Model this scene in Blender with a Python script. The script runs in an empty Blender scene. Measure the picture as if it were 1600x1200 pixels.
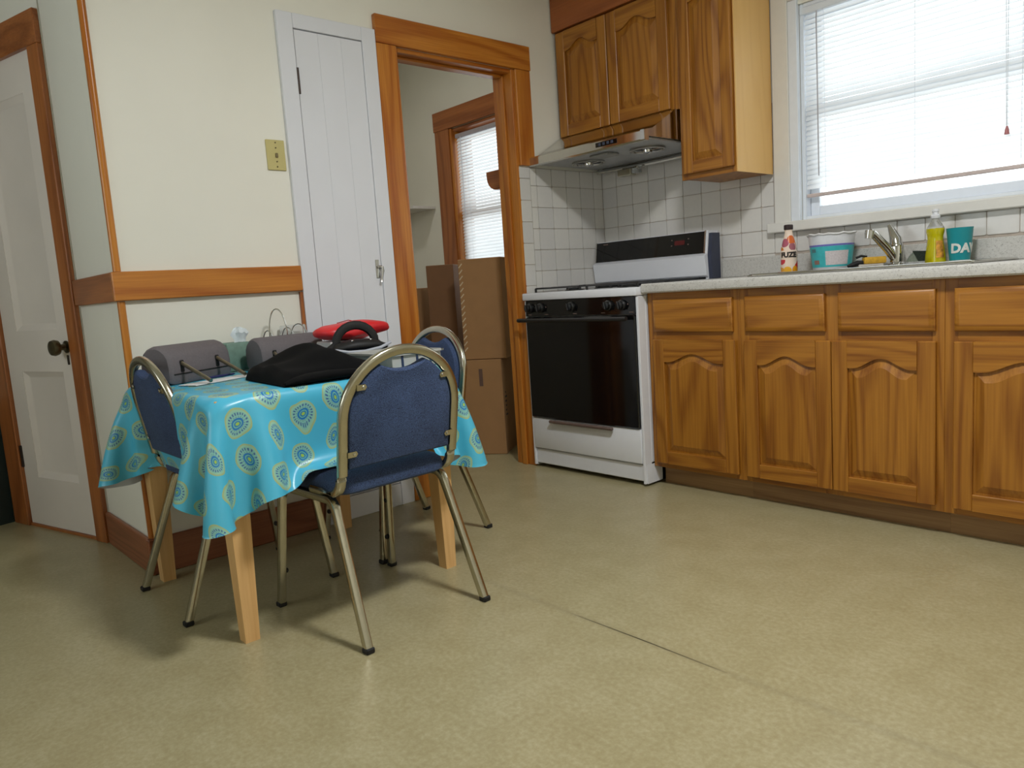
import bpy, bmesh, math, random
import numpy as np
from mathutils import Vector, Matrix
random.seed(7)
sc = bpy.context.scene
COL = sc.collection
R = math.radians

# ------------------------------------------------------------------ camera
CAM = (2.87704839, -3.34169127, 0.95108808)
DIR = Vector((-0.74132499, 0.65894341, -0.12740036))
RT = Vector((0.6692867, 0.73995038, -0.06729595))
UP = Vector((-0.04992573, 0.13515554, 0.98956576))
cd = bpy.data.cameras.new('camera')
cam = bpy.data.objects.new('camera', cd)
COL.objects.link(cam)
m = Matrix((RT, UP, -DIR)).transposed().to_4x4()
m.translation = CAM
cam.matrix_world = m
cd.sensor_width = 36
cd.lens = 1174.8 / 1600 * 36
cd.clip_start = .02
sc.camera = cam

# ------------------------------------------------------------------ world, daylight, exposure
SKY = 2.3
w = bpy.data.worlds.new('overcast_sky')
sc.world = w
w.use_nodes = True
bg = w.node_tree.nodes['Background']
bg.inputs[0].default_value = (.95, .975, 1.0, 1)
bg.inputs[1].default_value = SKY
def portal(name, loc, rot, sx, sy):
    l = bpy.data.lights.new(name, 'AREA'); l.shape = 'RECTANGLE'; l.size = sx; l.size_y = sy
    l.cycles.is_portal = True
    o = bpy.data.objects.new(name, l); COL.objects.link(o); o.location = loc; o.rotation_euler = rot
portal('daylight_kitchen_window', (1.66, .13, 1.63), (R(-90), 0, 0), .95, .95)
portal('daylight_pantry_window', (-.97, .13, 1.5), (R(-90), 0, 0), .75, 1.15)
portal('daylight_added_window', (.3, -4.63, 1.6), (R(90), 0, 0), 1.5, 1.1)  # portal for the added fill window behind the camera
sc.view_settings.view_transform = 'Standard'
sc.view_settings.look = 'None'
sc.view_settings.exposure = 0.42
sc.view_settings.gamma = 1
sc.view_settings.use_curve_mapping = False
sc.cycles.use_denoising = True
sc.cycles.max_bounces = 8
sc.cycles.sample_clamp_indirect = 6
LAMP_W = 34

# ------------------------------------------------------------------ materials
def srgb(r, g, b):
    f = lambda c: (c / 12.92 if c <= .04045 else ((c + .055) / 1.055) ** 2.4)
    return (f(r / 255), f(g / 255), f(b / 255), 1)
class NT:
    def __init__(s, name):
        s.m = bpy.data.materials.new(name); s.m.use_nodes = True
        s.t = s.m.node_tree; s.b = s.t.nodes['Principled BSDF']; s.out = s.t.nodes['Material Output']
    def n(s, typ, **kw):
        x = s.t.nodes.new(typ)
        for k, v in kw.items():
            if k.startswith('i_'):
                k2 = k[2:]
                x.inputs[int(k2) if k2.isdigit() else k2.replace('_', ' ')].default_value = v
            else: setattr(x, k, v)
        return x
    def l(s, a, b): s.t.links.new(a, b)
    def math(s, op, a, b=None, clamp=False):
        x = s.n('ShaderNodeMath', operation=op); x.use_clamp = clamp
        for i, v in enumerate((a, b)):
            if v is None: continue
            if isinstance(v, (int, float)): x.inputs[i].default_value = v
            else: s.l(v, x.inputs[i])
        return x.outputs[0]
    def mix(s, f, a, b, mode='MIX'):
        x = s.n('ShaderNodeMixRGB', blend_type=mode)
        for i, v in enumerate((f, a, b)):
            if isinstance(v, (int, float, tuple)): x.inputs[i].default_value = v
            else: s.l(v, x.inputs[i])
        return x.outputs[0]
    def ramp(s, f, stops):
        x = s.n('ShaderNodeValToRGB'); e = x.color_ramp.elements
        while len(e) < len(stops): e.new(.5)
        for q, (p, c) in zip(e, stops): q.position = p; q.color = c
        s.l(f, x.inputs[0]); return x.outputs[0]
    def obj(s, scale=(1, 1, 1), rnd=0.0):
        c = s.n('ShaderNodeTexCoord').outputs['Object']
        if rnd:
            o = s.n('ShaderNodeObjectInfo').outputs['Random']
            v = s.n('ShaderNodeVectorMath', operation='ADD')
            k = s.n('ShaderNodeCombineXYZ')
            for i, mm in enumerate((rnd, rnd * 1.7, rnd * .6)): s.l(s.math('MULTIPLY', o, mm), k.inputs[i])
            s.l(c, v.inputs[0]); s.l(k.outputs[0], v.inputs[1]); c = v.outputs[0]
        mp = s.n('ShaderNodeMapping'); s.l(c, mp.inputs[0]); mp.inputs['Scale'].default_value = scale
        return mp.outputs[0]
    def noise(s, vec, scale, detail=2, rough=.5):
        x = s.n('ShaderNodeTexNoise'); x.inputs['Scale'].default_value = scale
        x.inputs['Detail'].default_value = detail; x.inputs['Roughness'].default_value = rough
        s.l(vec, x.inputs['Vector']); return x.outputs[0]
    def bump(s, h, strength=.1, dist=.002):
        x = s.n('ShaderNodeBump'); x.inputs['Strength'].default_value = strength; x.inputs['Distance'].default_value = dist
        s.l(h, x.inputs['Height']); s.l(x.outputs[0], s.b.inputs['Normal'])
    def set(s, **kw):
        for k, v in kw.items():
            s.b.inputs[k.replace('_', ' ')].default_value = v
        return s
def plain(name, col, rough=.5, metal=0.0, var=.04, vs=30, **kw):
    t = NT(name); t.set(Roughness=rough, Metallic=metal, **kw)
    n = t.noise(t.obj((1, 1, 1), 3.0), vs, 3)
    dk = tuple(c * (1 - var * 2.2) for c in col[:3]) + (1,); lt = tuple(min(1, c * (1 + var)) for c in col[:3]) + (1,)
    t.l(t.ramp(n, [(.3, dk), (.7, lt)]), t.b.inputs['Base Color'])
    return t.m
def wood(name, light, dark, axis, rough=.35, ring=.45, fibre=.45, scale=1.0):
    t = NT(name); t.set(Roughness=rough)
    a = [7 * scale, 7 * scale, 7 * scale]; a[axis] = .75 * scale
    c = t.obj(tuple(a), 9.0)
    n1 = t.noise(c, .85, 1.2, .35)
    rg = t.math('SINE', t.math('MULTIPLY', n1, 52))
    rg = t.math('POWER', t.math('ADD', t.math('MULTIPLY', rg, .5), .5), 2.2)
    rg2 = t.math('MULTIPLY', rg, ring)
    b = [150, 150, 150]; b[axis] = 4
    f = t.math('MULTIPLY', t.noise(t.obj(tuple(b), 5.0), 1.0, 2), fibre * 2)
    big = t.noise(t.obj(tuple(x * .3 for x in a), 4.0), 1.0, 2)
    v = t.math('ADD', t.math('ADD', rg2, f), t.math('MULTIPLY', big, .5))
    t.l(t.ramp(t.math('MULTIPLY', v, .72), [(.25, light), (.95, dark)]), t.b.inputs['Base Color'])
    t.bump(v, .08, .001)
    return t.m
def woods(name, light, dark, **kw): return [wood(name + s, light, dark, i, **kw) for i, s in enumerate(('_x', '_y', '_z'))]
OAK = woods('oak', srgb(178, 120, 40), srgb(126, 73, 15), rough=.38, scale=1.3)
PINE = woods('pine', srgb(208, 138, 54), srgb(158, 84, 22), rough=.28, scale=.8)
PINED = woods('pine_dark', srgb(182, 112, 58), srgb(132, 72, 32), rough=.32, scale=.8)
BASEW = woods('baseboard_wood', srgb(158, 98, 66), srgb(118, 68, 44), rough=.4)
TOEW = wood('toe_kick_wood', srgb(172, 136, 92), srgb(134, 98, 62), 0, rough=.5)
BIRCH = wood('birch', srgb(226, 184, 126), srgb(206, 158, 98), 2, rough=.45, ring=.3)
WALL = plain('wall_paint', srgb(233, 231, 219), .55, var=.012, vs=3)
CEIL = plain('ceiling_paint', srgb(235, 235, 228), .8, var=.01)
WHITE = plain('white_paint', srgb(224, 226, 232), .38, var=.01, vs=5)
DOORP = plain('door_paint', srgb(230, 221, 212), .42, var=.015, vs=5)
TRIMW = plain('window_trim_paint', srgb(222, 220, 214), .4, var=.01)
VINYLW = plain('window_vinyl', srgb(226, 232, 240), .35, var=.01)
ENAM = plain('white_enamel', srgb(228, 230, 236), .18, var=.006)
BLACKG = plain('black_glass', srgb(12, 12, 13), .08, var=.05)
BLACKM = plain('black_metal', srgb(24, 24, 25), .4)
BLACKR = plain('black_rubber', srgb(18, 17, 17), .7)
DARKBL = plain('dark_blue_panel', srgb(52, 58, 78), .5)
CHROME = plain('chrome', srgb(205, 204, 200), .09, 1.0, var=.01)
STEEL = plain('brushed_steel', srgb(190, 188, 182), .2, 1.0, var=.02)
NICKEL = plain('champagne_nickel', srgb(190, 185, 166), .2, 1.0, var=.03)
NICKEL2 = plain('worn_nickel', srgb(150, 142, 122), .33, 1.0, var=.05)
BRASSD = plain('aged_brass', srgb(106, 98, 76), .3, 1.0, var=.06)
DKMET = plain('dark_iron', srgb(62, 52, 46), .45, .7, var=.08)
BLUEF = None
ALMOND = plain('almond_plastic', srgb(196, 184, 122), .4, var=.01)
CARD = plain('cardboard', srgb(166, 126, 84), .8, var=.03, vs=12)
CARDD = plain('cardboard_brown', srgb(126, 90, 60), .8, var=.03, vs=12)
CARDE = plain('torn_cardboard', srgb(214, 198, 170), .85, var=.05)
PRINTG = plain('printed_grey', srgb(104, 80, 70), .7)
INK = plain('black_ink', srgb(38, 30, 26), .6)
GREYF = plain('grey_upholstery', srgb(104, 98, 101), .75, var=.04, vs=160)
BLKF = plain('black_cloth', srgb(9, 9, 10), .9, var=.1, vs=60, Specular_IOR_Level=.15)
BLKF2 = plain('black_webbing', srgb(13, 13, 14), .6, var=.1, vs=90)
DENIM = plain('denim', srgb(62, 76, 96), .85, var=.15, vs=120)
REDF = plain('red_nylon', srgb(214, 38, 44), .42, var=.05, vs=14)
PAPER = plain('white_paper', srgb(226, 226, 226), .7, var=.02)
PENB = plain('blue_plastic', srgb(32, 40, 92), .35)
GREENB = plain('green_carton', srgb(112, 142, 128), .6, var=.06, vs=60)
TISS = plain('tissue_paper', srgb(214, 224, 228), .8, var=.03)
GREYP = plain('grey_plastic', srgb(176, 176, 172), .4, var=.02)
GREYP2 = plain('pale_grey_box', srgb(204, 202, 200), .5, var=.02)
BLUEL = plain('navy_divider', srgb(32, 52, 84), .5)
TEAL = plain('teal_plastic', srgb(30, 150, 160), .4, var=.02)
TEALT = plain('teal_label', srgb(66, 186, 192), .4, var=.06, vs=40)
PURP = plain('purple_band', srgb(112, 112, 190), .4)
TUBW = plain('translucent_white_plastic', srgb(226, 228, 232), .4)
LABELW = plain('label_text_panel', srgb(214, 206, 208), .5, var=.06, vs=160)
LETW = plain('white_lettering', srgb(224, 228, 222), .5)
YELL = plain('yellow_sponge', srgb(214, 166, 50), .8, var=.08, vs=90)
SPNG = plain('green_grey_sponge', srgb(120, 128, 116), .85, var=.1, vs=120)
SCRUB = plain('dark_scrub_pad', srgb(34, 44, 38), .9, var=.2, vs=150)
CAPD = plain('dark_cap', srgb(52, 38, 38), .4)
CREAMP = plain('off_white_base', srgb(196, 190, 180), .5)
BROWNP = plain('brown_plastic', srgb(98, 78, 70), .4)
MUTE = plain('muted_mark', srgb(120, 100, 92), .5)
BINM = plain('dark_green_bin', srgb(34, 48, 46), .5, var=.08, vs=8)
LAMPM = NT('lit_diffuser'); LAMPM.set(Base_Color=(.9, .9, .88, 1)); LAMPM.b.inputs['Emission Color'].default_value = (1, .96, .86, 1); LAMPM.b.inputs['Emission Strength'].default_value = 6; LAMPM = LAMPM.m
LEDM = NT('red_display'); LEDM.set(Base_Color=(.03, .002, .002, 1), Roughness=.2); LEDM.b.inputs['Emission Color'].default_value = (.9, .05, .06, 1); LEDM.b.inputs['Emission Strength'].default_value = .03; LEDM = LEDM.m

def mk_fabric():
    t = NT('blue_tweed'); t.set(Roughness=.9)
    c = t.obj((1, 1, 1), 2.0)
    n = t.noise(c, 420, 2); n2 = t.noise(c, 9, 2)
    v = t.math('ADD', t.math('MULTIPLY', n, .8), t.math('MULTIPLY', n2, .2))
    t.l(t.ramp(v, [(.34, srgb(26, 36, 62)), (.66, srgb(66, 86, 124))]), t.b.inputs['Base Color'])
    t.bump(n, .35, .001)
    return t.m
BLUEF = mk_fabric()
def mk_floor():
    t = NT('sheet_vinyl'); t.set(Roughness=.3)
    c = t.obj()
    a = t.noise(c, 75, 4, .6); b = t.noise(c, 9, 4); d = t.noise(c, 190, 2)
    v = t.math('ADD', t.math('ADD', t.math('MULTIPLY', a, .62), t.math('MULTIPLY', b, .3)), t.math('MULTIPLY', d, .14))
    col = t.ramp(v, [(.34, srgb(148, 136, 100)), (.52, srgb(160, 150, 114)), (.70, srgb(174, 165, 132))])
    # the seam between two vinyl sheets, dirt caught in it in places
    sp = t.n('ShaderNodeSeparateXYZ'); t.l(c, sp.inputs[0])
    wob = t.math('MULTIPLY', t.math('SUBTRACT', t.noise(c, 2.0, 1), .5), .012)
    dy = t.math('ABSOLUTE', t.math('ADD', t.math('ADD', sp.outputs[1], 1.861), wob))
    ln = t.math('SUBTRACT', 1, t.math('DIVIDE', dy, .0038), clamp=True)
    xx = t.math('SUBTRACT', 1, t.math('DIVIDE', t.math('ABSOLUTE', t.math('SUBTRACT', sp.outputs[0], 1.66)), .26), clamp=True)
    soft = t.math('SUBTRACT', 1, t.math('DIVIDE', dy, .02), clamp=True)
    rng = t.math('MULTIPLY', t.math('GREATER_THAN', sp.outputs[0], 1.0), .14)
    k = t.math('ADD', t.math('MULTIPLY', ln, t.math('POWER', xx, .4)), t.math('MULTIPLY', soft, rng), clamp=True)
    col = t.mix(t.math('MULTIPLY', k, .97), col, srgb(48, 40, 26))
    t.l(col, t.b.inputs['Base Color'])
    t.l(t.math('ADD', .24, t.math('MULTIPLY', a, .16)), t.b.inputs['Roughness'])
    t.bump(a, .06, .002)
    return t.m
FLOOR = mk_floor()
def mk_tile():
    t = NT('glazed_tile'); t.set(Roughness=.16)
    o = t.n('ShaderNodeObjectInfo').outputs['Random']
    n = t.noise(t.obj((1, 1, 1), 7.0), 6, 2)
    v = t.math('ADD', t.math('MULTIPLY', o, .6), t.math('MULTIPLY', n, .4))
    t.l(t.ramp(v, [(.1, srgb(208, 206, 204)), (.9, srgb(222, 219, 212))]), t.b.inputs['Base Color'])
    return t.m
TILE = mk_tile()
GROUT = plain('grout', srgb(188, 176, 164), .9, var=.06, vs=60)
def mk_counter():
    t = NT('speckled_laminate'); t.set(Roughness=.32)
    c = t.obj(); a = t.noise(c, 260, 2); b = t.noise(c, 95, 3)
    v = t.math('ADD', t.math('MULTIPLY', a, .6), t.math('MULTIPLY', b, .4))
    t.l(t.ramp(v, [(.34, srgb(150, 146, 140)), (.43, srgb(190, 188, 183)), (.65, srgb(204, 202, 197))]), t.b.inputs['Base Color'])
    return t.m
COUNTER = mk_counter()
def mk_slat():
    t = NT('blind_slat'); nt = t.t
    n = t.noise(t.obj((1, 1, 1), 2.0), 8, 1)
    col = t.ramp(n, [(.3, srgb(236, 238, 240)), (.7, srgb(244, 245, 246))])
    d = t.n('ShaderNodeBsdfDiffuse'); tr = t.n('ShaderNodeBsdfTranslucent'); mx = t.n('ShaderNodeMixShader')
    t.l(col, d.inputs[0]); t.l(col, tr.inputs[0]); mx.inputs[0].default_value = .42
    t.l(d.outputs[0], mx.inputs[1]); t.l(tr.outputs[0], mx.inputs[2]); t.l(mx.outputs[0], t.out.inputs[0])
    return t.m
SLAT = mk_slat()
def mk_glass():
    t = NT('window_glass')
    a = t.n('ShaderNodeBsdfTransparent'); g = t.n('ShaderNodeBsdfGlossy'); g.inputs['Roughness'].default_value = .02
    a.inputs[0].default_value = (.93, .96, .96, 1)
    fr = t.n('ShaderNodeLayerWeight'); fr.inputs[0].default_value = .15
    mx = t.n('ShaderNodeMixShader'); t.l(fr.outputs['Fresnel'], mx.inputs[0])
    t.l(a.outputs[0], mx.inputs[1]); t.l(g.outputs[0], mx.inputs[2]); t.l(mx.outputs[0], t.out.inputs[0])
    return t.m
GLASS = mk_glass()
CLEAR = NT('clear_plastic'); CLEAR.set(Base_Color=(.9, .92, .93, 1), Roughness=.12, IOR=1.3); CLEAR.b.inputs['Transmission Weight'].default_value = .85; CLEAR = CLEAR.m
SOAP = NT('yellow_liquid'); SOAP.set(Base_Color=srgb(226, 214, 16), Roughness=.12); SOAP.b.inputs['Transmission Weight'].default_value = .35; SOAP = SOAP.m
def mk_fuze():
    t = NT('fruit_print_bottle'); t.set(Roughness=.2)
    c = t.obj((1, 1, 1))
    v = t.n('ShaderNodeTexVoronoi'); v.inputs['Scale'].default_value = 27; t.l(c, v.inputs['Vector'])
    sp = t.n('ShaderNodeSeparateXYZ'); t.l(c, sp.inputs[0])
    mask = t.math('LESS_THAN', v.outputs['Distance'], .52)
    away = t.math('GREATER_THAN', t.math('ABSOLUTE', t.math('SUBTRACT', sp.outputs[2], .083)), .02)
    sep = t.n('ShaderNodeSeparateXYZ'); t.l(v.outputs['Color'], sep.inputs[0])
    fr = t.ramp(sep.outputs[0], [(.0, srgb(228, 148, 20)), (.35, srgb(240, 186, 60)), (.6, srgb(208, 60, 48)), (.8, srgb(200, 70, 110)), (1, srgb(80, 130, 110))])
    t.l(t.mix(t.math('MULTIPLY', mask, away), srgb(236, 214, 196), fr), t.b.inputs['Base Color'])
    return t.m
FUZE = mk_fuze()
def mk_cloth():
    t = NT('turquoise_medallion_vinyl'); t.set(Roughness=.3)
    uv = t.n('ShaderNodeUVMap').outputs[0]
    S = 1 / .112
    mp = t.n('ShaderNodeMapping'); t.l(uv, mp.inputs[0]); mp.inputs['Scale'].default_value = (S, S * 1.12, 1); mp.inputs['Rotation'].default_value = (0, 0, R(9)); mp.inputs['Location'].default_value = (.24, .1, 0)
    wn = t.n('ShaderNodeTexNoise'); wn.inputs['Scale'].default_value = .9; t.l(mp.outputs[0], wn.inputs['Vector'])
    wv = t.n('ShaderNodeVectorMath', operation='MULTIPLY_ADD'); t.l(wn.outputs[1], wv.inputs[0]); wv.inputs[1].default_value = (.5, .5, 0); t.l(mp.outputs[0], wv.inputs[2])
    sp = t.n('ShaderNodeSeparateXYZ'); t.l(wv.outputs[0], sp.inputs[0])
    row = t.math('FLOOR', sp.outputs[1])
    ux = t.math('ADD', sp.outputs[0], t.math('MULTIPLY', t.math('FLOORED_MODULO', row, 2), .5))
    colm = t.math('FLOOR', ux)
    fx = t.math('SUBTRACT', t.math('FRACT', ux), .5); fy = t.math('SUBTRACT', t.math('FRACT', sp.outputs[1]), .5)
    cmb = t.n('ShaderNodeCombineXYZ'); t.l(colm, cmb.inputs[0]); t.l(row, cmb.inputs[1])
    wh = t.n('ShaderNodeTexWhiteNoise', noise_dimensions='2D'); t.l(cmb.outputs[0], wh.inputs['Vector'])
    rnd = wh.outputs[0]
    # elongate some medallions to leaf shapes
    st = t.math('ADD', 1.0, t.math('MULTIPLY', t.math('GREATER_THAN', rnd, .6), .45))
    ex = fx; ey = t.math('MULTIPLY', fy, st)
    r = t.math('SQRT', t.math('ADD', t.math('MULTIPLY', ex, ex), t.math('MULTIPLY', ey, ey)))
    ang = t.math('ARCTAN2', ey, ex)
    base = srgb(80, 184, 216)
    c = t.ramp(r, [(0, srgb(160, 196, 90)), (.045, srgb(52, 130, 180)), (.08, srgb(120, 190, 170)), (.105, srgb(40, 120, 185)),
                   (.15, srgb(132, 190, 180)), (.29, srgb(150, 194, 170)), (.332, srgb(158, 184, 140)), (.352, srgb(170, 184, 128)), (.372, base)])
    c_ = t.t.nodes[-1]
    for nd in t.t.nodes:
        if nd.type == 'VALTORGB': nd.color_ramp.interpolation = 'CONSTANT'
    dots = t.math('GREATER_THAN', t.math('SINE', t.math('MULTIPLY', ang, 22)), .1)
    rb = t.math('MULTIPLY', t.math('GREATER_THAN', r, .215), t.math('LESS_THAN', r, .275))
    c = t.mix(t.math('MULTIPLY', dots, t.math('MULTIPLY', rb, .9)), c, srgb(58, 84, 148))
    dots2 = t.math('GREATER_THAN', t.math('SINE', t.math('MULTIPLY', ang, 18)), .3)
    rb2 = t.math('MULTIPLY', t.math('GREATER_THAN', r, .158), t.math('LESS_THAN', r, .195))
    c = t.mix(t.math('MULTIPLY', dots2, t.math('MULTIPLY', rb2, .6)), c, srgb(90, 130, 150))
    # white flannel on the underside
    geo = t.n('ShaderNodeNewGeometry')
    c = t.mix(geo.outputs['Backfacing'], c, srgb(204, 212, 224))
    t.l(c, t.b.inputs['Base Color'])
    return t.m
CLOTH = mk_cloth()

# ------------------------------------------------------------------ mesh helpers
LOC = {}
class MB:
    def __init__(s): s.bm = bmesh.new()
    def poly(s, pts, faces):
        v = [s.bm.verts.new(p) for p in pts]
        for f in faces:
            try: s.bm.faces.new([v[i] for i in f])
            except ValueError: pass
        return v
    def box(s, x0, x1, y0, y1, z0, z1, bev=0, seg=1, M=None):
        x0, x1 = min(x0, x1), max(x0, x1); y0, y1 = min(y0, y1), max(y0, y1); z0, z1 = min(z0, z1), max(z0, z1)
        p = [(x0, y0, z0), (x1, y0, z0), (x1, y1, z0), (x0, y1, z0), (x0, y0, z1), (x1, y0, z1), (x1, y1, z1), (x0, y1, z1)]
        v = s.poly(p, [(0, 3, 2, 1), (4, 5, 6, 7), (0, 1, 5, 4), (1, 2, 6, 5), (2, 3, 7, 6), (3, 0, 4, 7)])
        if bev:
            e = list({e for q in v for e in q.link_edges})
            r = bmesh.ops.bevel(s.bm, geom=e, offset=bev, segments=seg, profile=.5, affect='EDGES')
            v = [q for q in r['verts']] 
            v = list({q for f in r['faces'] for q in f.verts} | set(v))
        if M is not None:
            for q in set(v): q.co = M @ q.co
        return s
    def sweep(s, frames, prof, closed=False, cap=True):
        rings = []
        for P, a, b in frames:
            P = Vector(P); a = Vector(a); b = Vector(b)
            rings.append([s.bm.verts.new(P + a * u + b * v) for u, v in prof])
        n = len(prof); k = len(rings)
        for i in range(k if closed else k - 1):
            A, B = rings[i], rings[(i + 1) % k]
            for j in range(n): s.bm.faces.new((A[j], A[(j + 1) % n], B[(j + 1) % n], B[j]))
        if cap and not closed:
            s.bm.faces.new(rings[0][::-1]); s.bm.faces.new(rings[-1])
        return s
    def tube(s, pts, r, seg=8, n0=None, closed=False, rx=None):
        pts = [Vector(p) for p in pts]; fr = []
        nrm = Vector(n0) if n0 else None
        for i, p in enumerate(pts):
            if closed: t = (pts[(i + 1) % len(pts)] - pts[i - 1]).normalized()
            else: t = (pts[min(i + 1, len(pts) - 1)] - pts[max(i - 1, 0)]).normalized()
            if nrm is None:
                nrm = t.orthogonal().normalized()
            nrm = (nrm - t * nrm.dot(t)).normalized()
            fr.append((p, nrm, t.cross(nrm)))
        rr = r if isinstance(r, (list, tuple)) else [r] * len(pts)
        prof = [(math.cos(2 * math.pi * j / seg), math.sin(2 * math.pi * j / seg) * (rx or 1)) for j in range(seg)]
        return s.sweep([(p, a * q, b * q) for (p, a, b), q in zip(fr, rr)], prof, closed)
    def lathe(s, prof, c=(0, 0, 0), seg=20, M=None):
        rings = []
        for r, z in prof:
            if r < 1e-6: rings.append([s.bm.verts.new((c[0], c[1], c[2] + z))])
            else: rings.append([s.bm.verts.new((c[0] + r * math.cos(2 * math.pi * j / seg), c[1] + r * math.sin(2 * math.pi * j / seg), c[2] + z)) for j in range(seg)])
        for A, B in zip(rings, rings[1:]):
            for j in range(seg):
                k = (j + 1) % seg
                if len(A) == 1 and len(B) == 1: continue
                if len(A) == 1: s.bm.faces.new((A[0], B[k], B[j]))
                elif len(B) == 1: s.bm.faces.new((A[j], A[k], B[0]))
                else: s.bm.faces.new((A[j], A[k], B[k], B[j]))
        if len(rings[0]) > 1: s.bm.faces.new(rings[0][::-1])
        if len(rings[-1]) > 1: s.bm.faces.new(rings[-1])
        if M is not None:
            for rg in rings:
                for q in rg: q.co = M @ q.co
        return s
    def prism(s, pts, f, d0, d1):
        """pts 2D outline; f(u, v, d) -> xyz"""
        n = len(pts)
        A = [s.bm.verts.new(f(u, v, d0)) for u, v in pts]; B = [s.bm.verts.new(f(u, v, d1)) for u, v in pts]
        s.bm.faces.new(A[::-1]); s.bm.faces.new(B)
        for j in range(n): s.bm.faces.new((A[j], A[(j + 1) % n], B[(j + 1) % n], B[j]))
        return s
    def rings(s, rs, cap=True):
        """loft closed loops of equal count"""
        V = [[s.bm.verts.new(p) for p in r] for r in rs]
        n = len(V[0])
        for A, B in zip(V, V[1:]):
            for j in range(n): s.bm.faces.new((A[j], A[(j + 1) % n], B[(j + 1) % n], B[j]))
        if cap: s.bm.faces.new(V[0][::-1]); s.bm.faces.new(V[-1])
        return s
def build(name, mb, mat, parent=None, angle=35, loc=None):
    bm = mb.bm
    bmesh.ops.recalc_face_normals(bm, faces=bm.faces)
    off = Vector(LOC.get(parent.name, (0, 0, 0))) if parent else (Vector(loc) if loc else Vector((0, 0, 0)))
    if off.length: bmesh.ops.translate(bm, verts=bm.verts, vec=-off)
    me = bpy.data.meshes.new(name); bm.to_mesh(me); bm.free()
    me.materials.append(mat)
    me.shade_smooth(); me.set_sharp_from_angle(angle=R(angle))
    o = bpy.data.objects.new(name, me); COL.objects.link(o)
    if parent: o.parent = parent
    elif loc: o.location = loc
    LOC[o.name] = tuple(off)
    return o
def tag(o, label, cat, group=None, kind=None):
    o['label'] = label; o['category'] = cat
    if group: o['group'] = group
    if kind: o['kind'] = kind
    return o
def thing(name, label, cat, loc=(0, 0, 0), group=None, kind=None):
    o = bpy.data.objects.new(name, None); COL.objects.link(o); o.location = loc; o.empty_display_size = .1
    LOC[o.name] = tuple(loc)
    return tag(o, label, cat, group, kind)
def bx(name, mat, parent, *a, bev=0, seg=1, loc=None, M=None): return build(name, MB().box(*a, bev=bev, seg=seg, M=M), mat, parent, loc=loc)
def struct(name, mb, mat, label, cat): return tag(build(name, mb, mat), label, cat, kind='structure')
def copy_tree(o, parent=None):
    c = o.copy(); COL.objects.link(c); c.parent = parent
    for ch in list(o.children): copy_tree(ch, c)
    return c
def text_mb(txt, size, f, bold=True, sub=3):
    cu = bpy.data.curves.new('lettering', 'FONT'); cu.body = txt; cu.size = size; cu.extrude = .0; cu.offset = size * (.045 if bold else 0); cu.resolution_u = 3
    cu.align_x = 'CENTER'
    o = bpy.data.objects.new('lettering', cu); COL.objects.link(o)
    bpy.context.view_layer.update()
    me = bpy.data.meshes.new_from_object(o.evaluated_get(bpy.context.evaluated_depsgraph_get()))
    mb = MB(); mb.bm.from_mesh(me)
    bpy.data.objects.remove(o); bpy.data.curves.remove(cu); bpy.data.meshes.remove(me)
    if sub: bmesh.ops.subdivide_edges(mb.bm, edges=[e for e in mb.bm.edges if e.calc_length() > size * .12], cuts=sub)
    bmesh.ops.triangulate(mb.bm, faces=mb.bm.faces)
    ret = bmesh.ops.extrude_face_region(mb.bm, geom=list(mb.bm.faces))
    for q in ret['geom']:
        if isinstance(q, bmesh.types.BMVert): q.co.z += .0012
    for q in mb.bm.verts: q.co = Vector(f(q.co.x, q.co.y, q.co.z))
    return mb

# ================================================================== STRUCTURE
H = 2.62            # ceiling
DY0, DY1, DZ = -1.346, -.64, 2.033      # doorway in the back wall
CY = -2.585         # outside corner of the back wall
XR, YF = 3.75, -4.5 # right and front walls behind the camera
struct('floor', MB().box(-3.2, XR + .1, YF - .1, .14, -.06, 0), FLOOR, 'beige speckled sheet vinyl floor with a dark seam', 'floor')
struct('ceiling', MB().box(-3.2, XR + .1, YF - .1, .14, H, H + .08), CEIL, 'plain white ceiling', 'ceiling')
wa = MB().box(-.125, 0, CY, DY0, 0, H).box(-.125, 0, DY1, 0, 0, H).box(-.125, 0, DY0, DY1, DZ, H)
wall_back = struct('wall_back', wa, WALL, 'cream wall with the doorway and white cupboard door', 'wall')
KX0, KX1, KZ0, KZ1 = 1.178, 2.15, 1.165, 2.1
PX0, PX1, PZ0, PZ1 = -1.335, -.60, .93, 2.06
wb = MB().box(-2.1, PX0, 0, .14, 0, H).box(PX1, KX0, 0, .14, 0, H).box(KX1, XR + .1, 0, .14, 0, H)
wb.box(PX0, PX1, 0, .14, 0, PZ0).box(PX0, PX1, 0, .14, PZ1, H).box(KX0, KX1, 0, .14, 0, KZ0).box(KX0, KX1, 0, .14, KZ1, H)
wall_right = struct('wall_right', wb, WALL, 'cream outer wall behind the kitchen counter and window', 'wall')
struct('wall_left', MB().box(-.57, -.1251, CY, CY + .12, 0, H), WALL, 'short shaded cream wall between corner post and panelled door', 'wall')
# angled wall with the panelled door
ANG = R(195.5)
P0 = Vector((-.575, CY - .004, 0))
ux = Vector((math.cos(ANG), math.sin(ANG), 0)); nx = Vector((ux.y, -ux.x, 0))
if nx.y > 0: nx = -nx
MA = Matrix((ux, nx, Vector((0, 0, 1)))).transposed().to_4x4(); MA.translation = P0   # local: s along the wall, n towards the room, z
D0, D1, DH = .085, .655, 2.0
wl = MB()
for a in ((0, D0 - .02, -.12, 0, 0, H), (D1 + .02, 2.7, -.12, 0, 0, H), (D0 - .02, D1 + .02, -.12, 0, DH + .02, H)): wl.box(*a, M=MA)
struct('wall_angled', wl, WALL, 'slightly angled shaded wall around the panelled door', 'wall')
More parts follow.
